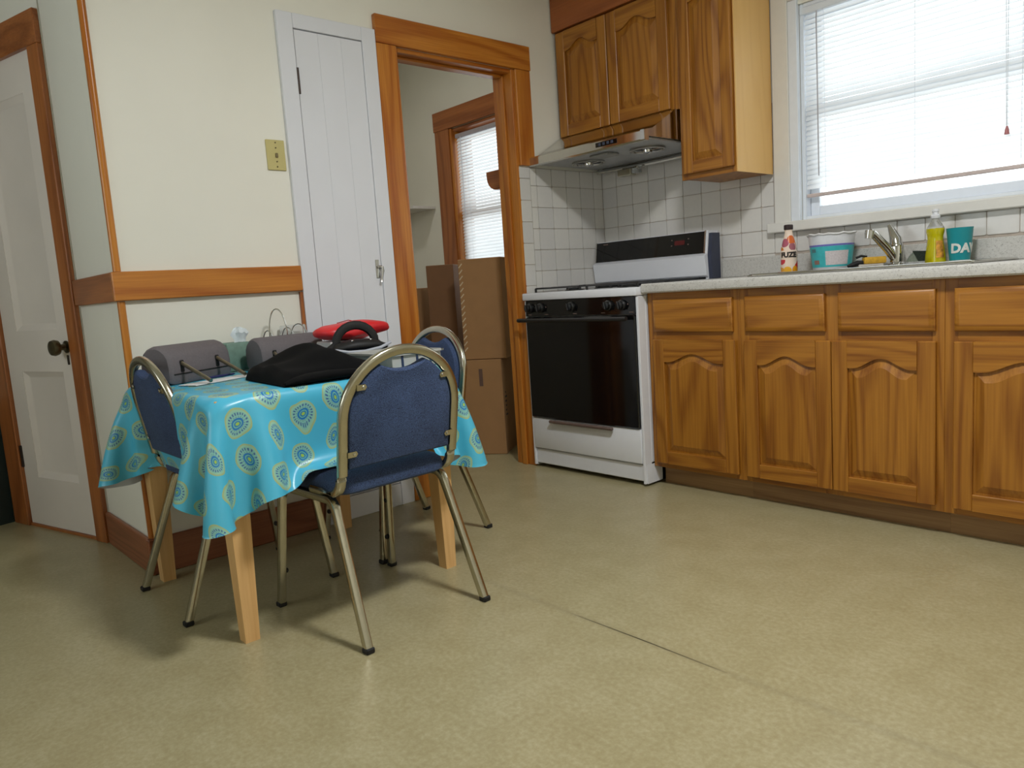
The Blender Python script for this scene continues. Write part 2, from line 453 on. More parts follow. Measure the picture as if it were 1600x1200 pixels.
# rest of the shell (behind the camera and round the pantry)
HW = (-.45, 1.05, 1.05, 2.15)  # opening of the added fill window
wf = MB().box(-3.2, HW[0], YF - .1, YF, 0, H).box(HW[1], XR + .1, YF - .1, YF, 0, H).box(HW[0], HW[1], YF - .1, YF, 0, HW[2]).box(HW[0], HW[1], YF - .1, YF, HW[3], H)
struct('wall_front', wf, WALL, 'cream wall behind the camera', 'wall')
struct('wall_end', MB().box(XR, XR + .1, YF, 0, 0, H), WALL, 'cream wall at the far right of the kitchen', 'wall')
struct('wall_hall', MB().box(-3.3, -3.2, YF, -3.0, 0, H), WALL, 'cream wall closing the passage', 'wall')
struct('wall_pantry_far', MB().box(-2.1, -1.98, -1.75, 0, 0, H), WALL, 'shaded far wall of the pantry', 'wall')
struct('wall_pantry_side', MB().box(-1.98, -.125, -1.75, -1.63, 0, H), WALL, 'shaded side wall of the pantry', 'wall')

# ---- tiles on both walls round the stove
tb = MB().box(-.5, .5, -.5, .5, -.5, .5, bev=.045)
me_tile = bpy.data.meshes.new('tile'); bmesh.ops.recalc_face_normals(tb.bm, faces=tb.bm.faces); tb.bm.to_mesh(me_tile); tb.bm.free(); me_tile.materials.append(TILE)
TH = .006
def tile(par, c, s):
    o = bpy.data.objects.new('tile', me_tile); COL.objects.link(o); o.parent = par; o.location = c; o.scale = s
g = .0028
rows = [.60, .698, .807, .9165, 1.026, 1.1355, 1.245, 1.3545, 1.464, 1.5545]
colsA = [-.645, -.570, -.525, -.4145, -.304, -.1935, -.083, -.007]
struct('trim_tile_bed', MB().box(.0005, .003, -.645, 0, .6, 1.556), GROUT, 'grout bed behind the stove side tiles', 'grout')
for i in range(len(rows) - 1):
    for j in range(len(colsA) - 1):
        off = .035 if j == 0 else 0
        z0, z1 = rows[i] + off, min(rows[i + 1] + off, 1.556); y0, y1 = colsA[j], colsA[j + 1]
        if z1 - z0 < .02: continue
        tile(wall_back, (TH / 2 + .0012, (y0 + y1) / 2, (z0 + z1) / 2), (TH, y1 - y0 - g, z1 - z0 - g))
colsB = [.007] + [.1095 * k for k in range(1, 10)] + [1.05]
rowsB = rows[1:] + [1.664, 1.72]
struct('trim_tile_bed.001', MB().box(.003, 1.05, -.003, -.0005, .69, 1.71).box(1.05, 2.46, -.003, -.0005, 1.0, 1.117), GROUT, 'grout bed behind the counter wall tiles', 'grout')
for i in range(len(rowsB) - 1):
    for j in range(len(colsB) - 1):
        x0, x1, z0, z1 = colsB[j], colsB[j + 1], rowsB[i], rowsB[i + 1]
        if x0 > .75 and z0 > 1.38: continue
        tile(wall_right, ((x0 + x1) / 2, -TH / 2 - .0012, (z0 + z1) / 2), (x1 - x0 - g, TH, z1 - z0 - g))
for k in range(13):
    x0 = 1.05 + k * .1095
    tile(wall_right, (x0 + .0547, -TH / 2 - .0012, 1.072), (.1095 - g, TH, .09))

# ---- doorway trim
t1 = thing('trim_1', 'orange pine casing and jambs of the open doorway', 'door casing', kind='structure')
CO = .022
bx('head_casing', PINE[1], t1, 0, CO + .003, -1.4487, -.534, DZ, 2.151, bev=.003)
bx('side_casing', PINE[2], t1, 0, CO, -1.4487, -1.346, 0, DZ - .001, bev=.003)
bx('side_casing', PINE[2], t1, 0, CO, -.64, -.538, 1.562, DZ - .001, bev=.003)
bx('jamb', PINE[2], t1, -.135, -.0005, DY0 - .0005, DY0 + .018, 0, DZ - .001, bev=.002)
bx('jamb', PINE[2], t1, -.135, .006, DY1 - .018, DY1 + .0005, 0, DZ - .001, bev=.002)
bx('head_jamb', PINE[1], t1, -.135, -.0005, DY0 + .0185, DY1 - .0185, DZ - .018, DZ + .0005, bev=.002)
bx('door_stop', PINE[2], t1, -.085, -.05, DY1 - .03, DY1 - .0185, 0, DZ - .02, bev=.002)
bx('door_stop', PINE[1], t1, -.085, -.05, DY0 + .0185, DY1 - .031, DZ - .03, DZ - .0185, bev=.002)
# ---- corner strip, chair rail, baseboards
t2 = thing('trim_2', 'thin pine corner strip on the outside wall corner', 'corner strip', kind='structure')
for z0, z1 in ((.137, .993), (1.097, H)): build('strip', MB().tube([(-.003, CY + .003, z0), (-.003, CY + .003, z1)], .013, 12), PINE[2], t2)
t3 = thing('trim_3', 'pine chair rail running from the wall corner to the white cupboard', 'chair rail', kind='structure')
bx('rail_board', PINE[1], t3, .0005, .022, CY - .022, -1.9015, .9946, 1.0955, bev=.003)
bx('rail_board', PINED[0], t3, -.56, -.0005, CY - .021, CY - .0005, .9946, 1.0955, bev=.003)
b1 = thing('baseboard_back', 'dark red-brown baseboard behind the table', 'baseboard', kind='structure')
bx('board', BASEW[1], b1, .0005, .018, CY - .018, -1.9015, 0, .135, bev=.004)
b2 = thing('baseboard_left', 'brown baseboard on the short shaded wall', 'baseboard', kind='structure')
bx('board', BASEW[0], b2, -.56, -.0005, CY - .018, CY - .0005, 0, .135, bev=.004)
t4 = thing('trim_4', 'thin red wood strip along the cupboard edge below the rail', 'trim strip', kind='structure')
bx('strip', PINED[2], t4, .001, .014, -1.914, -1.9015, .14, .99)

# ---- white cupboard door (door_1)
d1 = thing('door_1', 'tall narrow white plank cupboard door with metal latch', 'door', (.001, -1.675, 0), kind='structure')
bx('side_casing', WHITE, d1, .001, .02, -1.9009, -1.832, 0, 2.084, bev=.002)
bx('side_casing', WHITE, d1, .001, .02, -1.518, -1.4495, 0, 2.084, bev=.002)
bx('head_casing', WHITE, d1, .001, .02, -1.8315, -1.5185, 2.027, 2.084, bev=.002)
bx('bottom_rail', WHITE, d1, .001, .018, -1.8315, -1.5185, 0, .1, bev=.002)
for a, b in ((-1.8285, -1.7245), (-1.7242, -1.619), (-1.6187, -1.5195)): bx('plank', WHITE, d1, .002, .0155, a, b, .104, 2.0225, bev=.0008)
hg = MB().tube([(.018, -1.829, 1.775), (.018, -1.829, 1.875)], .0055, 8); build('hinge', hg, DKMET, d1)
lt = MB().box(.0155, .02, -1.548, -1.53, 1.03, 1.11, bev=.002).box(.02, .034, -1.543, -1.522, 1.072, 1.084, bev=.003)
lt.tube([(.031, -1.524, 1.079), (.034, -1.524, 1.06), (.032, -1.53, 1.03), (.034, -1.535, 1.012)], [.006, .0065, .005, .0062], 8)
build('latch', lt, STEEL, d1)

# ---- panelled door on the angled wall (door_2)
d2 = thing('door_2', 'white two-panel door with glass knob in shaded wall', 'door', tuple(P0), kind='structure')
def abx(name, mat, par, *a, bev=0): return build(name, MB().box(*a, bev=bev, M=MA), mat, par)
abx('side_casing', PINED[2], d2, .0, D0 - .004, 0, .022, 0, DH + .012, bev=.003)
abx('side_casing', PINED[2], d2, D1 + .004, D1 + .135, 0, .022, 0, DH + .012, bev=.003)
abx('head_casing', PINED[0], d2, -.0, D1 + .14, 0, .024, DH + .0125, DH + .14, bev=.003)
abx('threshold', PINED[0], d2, D0, D1, -.03, .012, 0, .012)
leaf = MB()
for a in ((D0, D0 + .1), (D1 - .12, D1)): leaf.box(a[0], a[1], -.03, .006, .014, DH, M=MA)
for a in ((.014, .24), (.725, .905), (1.86, DH)): leaf.box(D0 + .1, D1 - .12, -.03, .006, a[0], a[1], M=MA)
leaf.box(D0, D1, -.03, .005, DH, DH + .0122, M=MA)
lf = build('leaf', leaf, DOORP, d2)
for z0, z1 in ((.24, .725), (.905, 1.86)):
    pa, pb = D0 + .1, D1 - .12
    def rr(i, n): return [MA @ Vector(q) for q in ((pa + i, n, z0 + i), (pb - i, n, z0 + i), (pb - i, n, z1 - i), (pa + i, n, z1 - i))]
    build('panel', MB().rings([rr(0, -.028), rr(0, .004), rr(.022, -.008), rr(.03, -.012)]), DOORP, d2)
KM = MA @ Matrix.Translation((D0 + .042, .006, .83)) @ Matrix.Rotation(R(-90), 4, 'X')
build('knob', MB().lathe([(.026, 0), (.026, .004), (.014, .008), (.012, .03), (.03, .036), (.034, .05), (.03, .062), (.012, .066), (0, .066)], M=KM), BRASSD, d2)
abx('keyhole_plate', DKMET, d2, D0 + .034, D0 + .05, .006, .009, .755, .795, bev=.002)
abx('hinge', DKMET, d2, D1 - .008, D1 + .012, .004, .014, .28, .38, bev=.002)
abx('hinge', DKMET, d2, D1 - .008, D1 + .012, .004, .014, 1.62, 1.72, bev=.002)

# ================================================================== WINDOWS
def slats(par, x0, x1, y, z0, z1, step=.0215, tilt=62):
    n = int((z1 - z0) / step); mb = MB()
    W = .0125; prof = [(-W, 0), (-W * .5, .0016), (0, .0022), (W * .5, .0016), (W, 0)]
    c, s_ = math.cos(R(tilt)), math.sin(R(tilt))
    pts = [(q * c - e * s_, q * s_ + e * c) for q, e in prof]
    V = [[mb.bm.verts.new((x, py, pz)) for py, pz in pts] for x in (x0, x1)]
    for j in range(4): mb.bm.faces.new((V[0][j], V[0][j + 1], V[1][j + 1], V[1][j]))
    me = bpy.data.meshes.new('slat'); mb.bm.to_mesh(me); mb.bm.free(); me.materials.append(SLAT); me.shade_smooth()
    L = LOC[par.name]
    for k in range(n):
        o = bpy.data.objects.new('slat', me); COL.objects.link(o); o.parent = par
        o.location = Vector((0, y, z1 - k * step)) - Vector(L)
w1 = thing('window_1', 'white double-hung kitchen window above the sink', 'window', (1.66, 0, 1.1), kind='structure')
# painted wooden casing
bx('side_casing', TRIMW, w1, 1.058, 1.137, -.02, -.0005, 1.118, H - .3, bev=.003)
bx('side_casing', TRIMW, w1, 2.19, 2.28, -.02, -.0005, 1.118, H - .3, bev=.003)
bx('head_casing', TRIMW, w1, 1.1375, 2.1895, -.02, -.0005, 2.12, 2.22, bev=.003)
bx('sill', TRIMW, w1, 1.03, 2.30, -.045, -.0005, 1.118, 1.163, bev=.004)
for a in ((1.1375, 1.16, -.012, .1, 1.1635, 2.119), (2.168, 2.1895, -.012, .1, 1.1635, 2.119)): pass
bx('jamb', VINYLW, w1, 1.1375, 1.179, -.016, .012, 1.1635, 2.119, bev=.002)
bx('jamb', VINYLW, w1, 2.149, 2.1895, -.016, .012, 1.1635, 2.119, bev=.002)
bx('jamb', VINYLW, w1, 1.1795, 1.196, .012, .138, 1.1655, 2.0995, bev=.002)
bx('jamb', VINYLW, w1, 2.132, 2.1485, .012, .138, 1.1655, 2.0995, bev=.002)
bx('head_jamb', VINYLW, w1, 1.1965, 2.1315, .012, .138, 2.083, 2.0995, bev=.002)
bx('sill_track', VINYLW, w1, 1.1965, 2.1315, .012, .138, 1.1655, 1.18, bev=.002)
def sash(par, name, x0, x1, y0, y1, z0, z1, fw, mat):
    s = build(name, MB().box(x0, x0 + fw, y0, y1, z0, z1, bev=.003).box(x1 - fw, x1, y0, y1, z0, z1, bev=.003).box(x0 + fw, x1 - fw, y0, y1, z0, z0 + fw, bev=.003).box(x0 + fw, x1 - fw, y0, y1, z1 - fw, z1, bev=.003), mat, par)
    bx('pane', GLASS, s, x0 + fw - .004, x1 - fw + .004, (y0 + y1) / 2 - .002, (y0 + y1) / 2 + .002, z0 + fw - .004, z1 - fw + .004)
    return s
sash(w1, 'lower_sash', 1.197, 2.131, .055, .09, 1.181, 1.66, .042, VINYLW)
sash(w1, 'upper_sash', 1.197, 2.131, .095, .13, 1.62, 2.0825, .042, VINYLW)
bl = thing('window_blind', 'white horizontal slat blind lowered over kitchen window', 'blind', (1.66, .02, 1.27))
bx('head_rail', VINYLW, bl, 1.182, 2.146, .006, .036, 2.052, 2.082, bev=.003)
slats(bl, 1.199, 2.128, .024, 1.285, 2.04)
bx('bottom_rail', plain('pinkish_rail', srgb(206, 190, 186), .5), bl, 1.199, 2.128, .014, .034, 1.262, 1.278, bev=.003)
for x in (1.29, 1.66, 2.03): build('ladder_cord', MB().tube([(x, .010, 1.27), (x, .010, 2.055)], .0008, 5), VINYLW, bl)
build('tilt_wand', MB().tube([(1.262, .004, 2.05), (1.264, -.004, 2.02), (1.266, -.004, 1.35)], .0028, 6), plain('clear_wand', srgb(178, 176, 182), .3), bl)
pc = build('pull_cord', MB().tube([(1.985, .0, 2.05), (1.988, -.006, 1.42)], .0012, 5).tube([(1.975, .0, 2.05), (1.986, -.006, 1.42)], .0012, 5), VINYLW, bl)
build('tassel', MB().lathe([(.003, 0), (.009, -.004), (.007, .012), (.003, .026)], (1.988, -.006, 1.395), 10), plain('red_tassel', srgb(176, 110, 112), .5), pc)

w2 = thing('window_2', 'pine-framed pantry window seen through the doorway', 'window', (-.97, 0, .9), kind='structure')
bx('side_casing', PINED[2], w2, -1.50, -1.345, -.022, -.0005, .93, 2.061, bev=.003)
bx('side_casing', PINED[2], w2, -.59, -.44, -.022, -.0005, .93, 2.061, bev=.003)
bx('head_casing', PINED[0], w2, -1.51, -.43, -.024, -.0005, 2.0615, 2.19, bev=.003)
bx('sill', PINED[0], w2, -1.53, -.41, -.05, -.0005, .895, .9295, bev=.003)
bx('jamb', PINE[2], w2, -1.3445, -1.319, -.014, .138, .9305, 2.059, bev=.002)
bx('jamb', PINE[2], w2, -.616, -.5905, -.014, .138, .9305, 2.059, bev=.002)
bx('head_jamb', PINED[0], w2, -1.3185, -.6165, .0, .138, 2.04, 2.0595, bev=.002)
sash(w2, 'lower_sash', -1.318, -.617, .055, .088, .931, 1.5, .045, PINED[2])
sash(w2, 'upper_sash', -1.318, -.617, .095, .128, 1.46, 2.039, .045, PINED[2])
bl2 = thing('window_blind', 'white slat blind hanging in the pantry window', 'blind', (-.97, .03, .95))
bx('head_rail', plain('grey_rail', srgb(170, 164, 170), .5), bl2, -1.31, -.625, .008, .036, 1.99, 2.018, bev=.003)
slats(bl2, -1.306, -.629, .024, .985, 1.98)
bx('bottom_rail', VINYLW, bl2, -1.306, -.629, .014, .034, .955, .97, bev=.003)
for x in (-1.2, -.74): build('ladder_cord', MB().tube([(x, .010, .965), (x, .010, 1.99)], .0008, 5), VINYLW, bl2)
build('tilt_wand', MB().tube([(-1.245, .002, 1.99), (-1.243, -.002, 1.45)], .0028, 6), VINYLW, bl2)
# unseen window added behind the camera to brighten the left walls
w3 = thing('window_added', 'unseen white window added behind the camera for fill light', 'window', (.3, YF, 1.15), kind='structure')
sash(w3, 'sash', HW[0] + .005, HW[1] - .005, YF - .06, YF - .03, HW[2] + .005, HW[3] - .005, .05, VINYLW)

# ---- ceiling lamp
LX, LY = 2.15, -2.0
cl = thing('ceiling_lamp', 'round flush ceiling lamp with a lit white diffuser', 'ceiling lamp', (LX, LY, H))
build('base_plate', MB().lathe([(.21, 0), (.21, -.022), (.2, -.03)], (LX, LY, H - .0005), 32), STEEL, cl)
build('diffuser', MB().lathe([(.198, -.0305), (.19, -.06), (.15, -.082), (.08, -.092), (0, -.095)], (LX, LY, H), 32), LAMPM, cl)
ll = bpy.data.lights.new('ceiling_lamp_light', 'AREA'); ll.shape = 'DISK'; ll.size = .36; ll.energy = LAMP_W; ll.color = (.97, .985, 1); ll.spread = R(180)
lo = bpy.data.objects.new('ceiling_lamp_light', ll); COL.objects.link(lo); lo.location = (LX, LY, H - .1)

pl_ = thing('pantry_fill_lamp', 'small unseen ceiling lamp added to brighten the pantry', 'ceiling lamp', (-1.0, -.95, H))  # made-up lamp, put in to lift the pantry brightness
build('base_plate', MB().lathe([(.09, 0), (.09, -.02), (.08, -.026)], (-1.0, -.95, H - .0005), 20), STEEL, pl_)
build('diffuser', MB().lathe([(.078, -.0265), (.09, -.06), (.07, -.1), (0, -.118)], (-1.0, -.95, H), 20), LAMPM, pl_)
lq = bpy.data.lights.new('pantry_fill_light', 'AREA'); lq.shape = 'DISK'; lq.size = .16; lq.energy = 2.6; lq.color = (1, .98, .94)  # fill light of the added pantry lamp
lr = bpy.data.objects.new('pantry_fill_light', lq); COL.objects.link(lr); lr.location = (-1.0, -.95, H - .12)

# ================================================================== KITCHEN CABINETS
YC, YD = -.61, -.63
def arch(x0, x1, z0, z1, rise, inset, n=18, arched=True):
    """closed outline of a panel with a cathedral top"""
    x0 += inset; x1 -= inset; z0 += inset; z1 -= inset
    p = [(x0, z0), (x1, z0)]
    for i in range(n + 1):
        u = 1 - i / n; a = abs(2 * u - 1)
        h = rise * (0 if a > .86 else (.5 + .5 * math.cos(math.pi * a / .86)))
        p.append((x0 + (x1 - x0) * u, z1 + (h if arched else 0)))
    return p
def cab_door(par, x0, x1, z0, z1, yf=YD, th=.019, st=.058, arched=True):
    rise = .038 if arched else 0
    zt = z1 - st - rise - .004       # spring line of the arch
    zb = z0 + st
    def ring(i, d): return [(x, yf + d, z) for x, z in arch(x0 + st - .004, x1 - st + .004, zb - .004, zt + .004, rise, i)]
    dr = build('door', MB().rings([ring(0, .015), ring(0, .0115), ring(.010, .0115), ring(.034, .0025), ring(.037, .001)]), OAK[2], par, angle=14)
    for a, b in ((x0, x0 + st), (x1 - st, x1)): bx('stile', OAK[2], dr, a, b, yf, yf + th, z0, z1, bev=.003)
    bx('rail', OAK[0], dr, x0 + st, x1 - st, yf + .0003, yf + th, z0, zb, bev=.002)
    o = arch(x0 + st, x1 - st, zb, zt, rise, 0)[2:]
    build('rail', MB().prism(o + [(x0 + st, z1), (x1 - st, z1)], lambda u, v, d: (u, d, v), yf + .0003, yf + th), OAK[0], dr)
    return dr
def drawer(par, x0, x1, z0, z1):
    def r(i, d): return [(x0 + i, YD + d, z0 + i), (x1 - i, YD + d, z0 + i), (x1 - i, YD + d, z1 - i), (x0 + i, YD + d, z1 - i)]
    return build('drawer', MB().rings([r(0, .0195), r(0, .008), r(.004, .004), r(.010, .002), r(.013, 0), r(.02, 0)]), OAK[0], par)
ZF, ZC = .0894, .884
def base_unit(name, label, x0, x1, doors, drawers, stiles):
    t = thing(name, label, 'cabinet', ((x0 + x1) / 2, YC, 0), 'oak base cabinets under the counter')
    build('body', MB().box(x0 + .001, x0 + .016, -.591, -.012, ZF, .86).box(x1 - .016, x1 - .001, -.591, -.012, ZF, .86).box(x0 + .016, x1 - .016, -.591, -.012, ZF, ZF + .016).box(x0 + .016, x1 - .016, -.02, -.012, ZF + .016, .86), OAK[2], t)
    for a, b in stiles: bx('stile', OAK[2], t, a, b, YC, -.5915, ZF, ZC - .001, bev=.001)
    edges = sorted(stiles)
    for (a, b), (c, d) in zip(edges, edges[1:]):
        for z0, z1 in ((ZF, ZF + .04), (.668, .722), (.846, ZC - .001)): bx('rail', OAK[0], t, b, c, YC + .0002, -.5917, z0, z1)
    for a, b in doors: cab_door(t, a, b, .112, .677)
    for a, b in drawers: drawer(t, a, b, .711, .851)
    bx('toe_kick', TOEW, t, x0 + (.012 if x0 < 1 else .0002), x1 - .0002, -.545, -.53, 0, ZF - .0005)
    return t
base_unit('base_cabinet', 'oak base cabinet with one arched door beside the stove', .7575, 1.2215, [(.79, 1.205)], [(.795, 1.192)], [(.758, .80), (1.18, 1.2213)])
base_unit('base_cabinet', 'wide oak sink base cabinet with two arched doors', 1.2215, 1.9805, [(1.244, 1.6005), (1.6035, 1.957)], [(1.249, 1.577), (1.627, 1.954)], [(1.2217, 1.26), (1.57, 1.634), (1.94, 1.9802)])
base_unit('base_cabinet', 'oak base cabinet cut off by the right picture edge', 1.9805, 2.455, [(2.012, 2.425)], [(2.012, 2.425)], [(1.9806, 2.02), (2.415, 2.454)])
# countertop with rolled front and splash
ct = thing('countertop', 'pale grey speckled laminate countertop with backsplash', 'countertop', (1.6, -.3, ZC))
pr = [(-.012, ZC), (-.645, ZC), (-.652, ZC + .006), (-.654, ZC + .02), (-.652, ZC + .036), (-.645, ZC + .0425), (-.012, ZC + .0425)]
SX0, SX1, SY0, SY1 = 1.262, 2.018, -.55, -.15
ZT = ZC + .0425
m_ = MB()
m_.prism(pr, lambda u, v, d: (d, u, v), .7565, SX0).prism(pr, lambda u, v, d: (d, u, v), SX1, 2.47)
m_.prism([(SY0, ZC)] + pr[1:6] + [(SY0, ZT)], lambda u, v, d: (d, u, v), SX0, SX1).box(SX0, SX1, SY1, -.012, ZC, ZT)
build('top', m_, COUNTER, ct)
bx('backsplash', COUNTER, ct, .772, 2.47, -.026, -.0075, ZT, 1.015, bev=.003)
# sink
sk = thing('sink', 'stainless drop-in sink set in the counter', 'sink', (1.64, -.31, ZT))
rm = MB()
RX0, RX1, RY0, RY1 = 1.235, 2.045, -.575, -.045
for a in ((RX0, RX1, RY0, SY0 + .005), (RX0, RX1, SY1 - .005, RY1), (RX0, SX0 + .005, SY0, SY1), (SX1 - .005, RX1, SY0, SY1), (1.632, 1.648, SY0, SY1)): rm.box(*a, ZT + .0006, ZT + .007, bev=.003)
build('rim', rm, CHROME, sk)
bead = []
for cx_, cy_, a0 in ((RX1 - .03, RY1 - .03, 0), (RX0 + .03, RY1 - .03, 90), (RX0 + .03, RY0 + .03, 180), (RX1 - .03, RY0 + .03, 270)):
    for k in range(6): bead.append((cx_ + .027 * math.cos(R(a0 + 18 * k)), cy_ + .027 * math.sin(R(a0 + 18 * k)), ZT + .006))
build('rim_bead', MB().tube(bead, .0055, 10, n0=(0, 0, 1), closed=True), CHROME, sk)
for x0, x1 in ((SX0 + .004, 1.634), (1.646, SX1 - .004)):
    def rg(i, z): return [(x0 + i, SY0 + .004 + i, z), (x1 - i, SY0 + .004 + i, z), (x1 - i, SY1 - .004 - i, z), (x0 + i, SY1 - .004 - i, z)]
    bw = MB(); V = [[bw.bm.verts.new(q) for q in r] for r in (rg(0, ZT + .004), rg(.012, ZT - .14), rg(.03, ZT - .16))]
    for A, B in zip(V, V[1:]):
        for j in range(4): bw.bm.faces.new((A[j], A[(j + 1) % 4], B[(j + 1) % 4], B[j]))
    bw.bm.faces.new(V[-1]); build('bowl', bw, STEEL, sk)
ZR = ZT + .0072
# faucet
FX, FY = 1.632, -.10
fc = thing('faucet', 'chrome single-lever faucet behind the sink', 'faucet', (FX, FY, ZR))
build('base', MB().lathe([(.034, 0), (.034, .008), (.026, .014), (.026, .02)], (FX, FY, ZR), 20), CHROME, fc)
build('body', MB().lathe([(.026, .02), (.026, .075), (.024, .085), (.02, .09)], (FX, FY, ZR), 20), CHROME, fc)
build('spout', MB().tube([(FX - .004, FY - .01, ZR + .03), (FX - .022, FY - .035, ZR + .07), (FX - .045, FY - .07, ZR + .112), (FX - .056, FY - .088, ZR + .132), (FX - .064, FY - .10, ZR + .137)], [.018, .018, .0165, .016, .015], 12), CHROME, fc)
build('aerator', MB().tube([(FX - .064, FY - .10, ZR + .146), (FX - .067, FY - .104, ZR + .114)], [.019, .017], 14), CHROME, fc)
build('lever', MB().tube([(FX, FY, ZR + .07), (FX - .006, FY + .004, ZR + .105), (FX - .022, FY + .01, ZR + .14), (FX - .034, FY + .012, ZR + .165)], [.025, .023, .014, .008], 12), CHROME, fc)

# ---- wall cabinets
uc = thing('wall_cabinet', 'oak wall cabinet with two arched doors above the hood', 'cabinet', (.38, -.17, 1.712), 'oak wall cabinets')
bx('body', OAK[2], uc, .008, .764, -.30, -.009, 1.712, 2.25)
for a, b in ((.008, .04), (.352, .378), (.716, .764)): bx('stile', OAK[2], uc, a, b, -.32, -.3005, 1.712, 2.25, bev=.001)
for a, b in ((.04, .352), (.378, .716)):
    for z0, z1 in ((1.712, 1.745), (2.215, 2.25)): bx('rail', OAK[0], uc, a, b, -.3198, -.3005, z0, z1)
cab_door(uc, .022, .362, 1.718, 2.243, yf=-.341)
cab_door(uc, .368, .724, 1.718, 2.243, yf=-.341)
tc = thing('wall_cabinet', 'tall narrow oak wall cabinet between hood and window', 'cabinet', (.91, -.17, 1.387), 'oak wall cabinets')
bx('body', OAK[2], tc, .7655, 1.05, -.30, -.0085, 1.392, 2.25)
OAKL = wood('oak_veneer', srgb(222, 178, 108), srgb(206, 156, 86), 2, rough=.4, ring=.2, fibre=.15)
bx('side_panel', OAKL, tc, 1.0505, 1.0555, -.32, -.021, 1.387, 2.25)
for a, b in ((.7655, .80), (1.03, 1.05)): bx('stile', OAK[2], tc, a, b, -.32, -.3005, 1.387, 2.25, bev=.001)
for z0, z1 in ((1.387, 1.42), (2.215, 2.25)): bx('rail', OAK[0], tc, .80, 1.03, -.3198, -.3005, z0, z1)
cab_door(tc, .786, 1.045, 1.412, 2.243, yf=-.341, st=.052)
sf = thing('soffit_panel', 'red-brown wood panel above the wall cabinets', 'panel', (.4, -.17, 2.252))
bx('panel', wood('redwood_panel', srgb(168, 96, 46), srgb(132, 70, 28), 0, rough=.35, scale=.7), sf, .006, 1.0555, -.35, -.001, 2.251, H - .001, bev=.002)

# ================================================================== RANGE HOOD
hd = thing('range_hood', 'stainless under-cabinet range hood above the stove', 'range hood', (.38, -.3, 1.556))
HX0, HX1 = .013, .757
prof = [(-.01, 1.7105), (-.345, 1.7105), (-.36, 1.70), (-.52, 1.612), (-.57, 1.603), (-.578, 1.597), (-.578, 1.562), (-.572, 1.556), (-.55, 1.556), (-.545, 1.575), (-.05, 1.575), (-.04, 1.556), (-.01, 1.556)]
build('shell', MB().prism(prof, lambda u, v, d: (d, u, v), HX0, HX1), CHROME, hd, angle=20)
bx('under_pan', plain('silver_enamel', srgb(182, 184, 186), .35, .35), hd, HX0 + .012, HX1 - .012, -.53, -.06, 1.566, 1.5745, bev=.003)
for x, y in ((.20, -.33), (.58, -.33)):
    fn = build('fan_opening', MB().lathe([(.085, 1.5658), (.088, 1.557), (.078, 1.555), (.07, 1.5655)], (x, y, 0), 24), STEEL, hd)
    build('fan_grille', MB().lathe([(.0, 1.5652), (.07, 1.5652), (.07, 1.563), (0, 1.563)], (x, y, 0), 24), BLACKM, fn)
    build('fan_hub', MB().lathe([(.026, 1.564), (.024, 1.548), (.012, 1.54), (0, 1.539)], (x, y, 0), 16), CHROME, fn)
    for k in range(6):
        a = k * math.pi / 3; build('grille_bar', MB().tube([(x + .024 * math.cos(a), y + .024 * math.sin(a), 1.556), (x + .08 * math.cos(a), y + .08 * math.sin(a), 1.558)], .0025, 6), STEEL, fn)
bx('lamp_cover', plain('frosted_cover', srgb(150, 150, 146), .4), hd, .33, .45, -.47, -.38, 1.553, 1.5655, bev=.004)
build('grease_channel', MB().tube([(HX0 + .02, -.07, 1.55), (.25, -.062, 1.545), (.5, -.062, 1.545), (HX1 - .02, -.07, 1.55)], .012, 10), CHROME, hd)
bx('grease_cup', NICKEL, hd, .20, .29, -.105, -.05, 1.50, 1.5345, bev=.004)
bx('grease_cup', NICKEL, hd, .66, .75, -.105, -.05, 1.50, 1.5345, bev=.004)
bx('cup_bracket', CLEAR, hd, .295, .335, -.1, -.06, 1.505, 1.53, bev=.003)
sw = bx('switch_panel', BLACKG, hd, .47, .60, -.5795, -.577, 1.571, 1.592, bev=.001)
for x in (.49, .515, .54, .565): bx('switch', DARKBL, sw, x, x + .014, -.583, -.5797, 1.575, 1.588, bev=.001)
bx('corner_cap', CHROME, hd, .735, .7575, -.5815, -.578, 1.558, 1.602, bev=.001)

# ================================================================== STOVE
st = thing('stove', 'white freestanding gas range with black glass oven door', 'stove', (.385, -.34, 0))
SX, SE, SF = .0135, .752, -.672
bx('body', ENAM, st, SX, SE, -.62, -.03, .105, .876, bev=.003)
for x0, x1 in ((SX, SX + .014), (SE - .014, SE)): bx('side_panel', ENAM, st, x0, x1, SF, -.6205, .012, .874, bev=.002)
build('side_flare', MB().prism([(SE + .0002, .012), (SE + .0002, .10), (SE + .004, .07), (SE + .003, .012)], lambda u, v, d: (u, d, v), -.66, -.55), ENAM, st)
bx('base', BLACKM, st, SX + .02, SE - .02, -.60, -.06, 0, .1045)
bx('kick_panel', ENAM, st, SX + .0145, SE - .0145, SF + .008, -.6205, .022, .10, bev=.004)
dw = bx('warming_drawer', ENAM, st, SX + .0145, SE - .0145, SF - .004, -.6205, .106, .268, bev=.005, seg=2)
build('handle', MB().box(.165, .585, SF - .03, SF - .012, .252, .266, bev=.004).box(.18, .57, SF - .0125, SF - .0035, .248, .258), BROWNP, dw)
od = bx('oven_door', BLACKG, st, SX + .0145, SE - .0145, SF - .012, -.6205, .272, .79, bev=.004)
build('handle', MB().tube([(SX - .004, SF - .05, .778), (SE - .03, SF - .05, .778)], .0105, 10, n0=(0, 0, 1)).box(.06, .085, SF - .05, SF - .0118, .77, .786).box(.66, .685, SF - .05, SF - .0118, .77, .786), BLACKM, od)
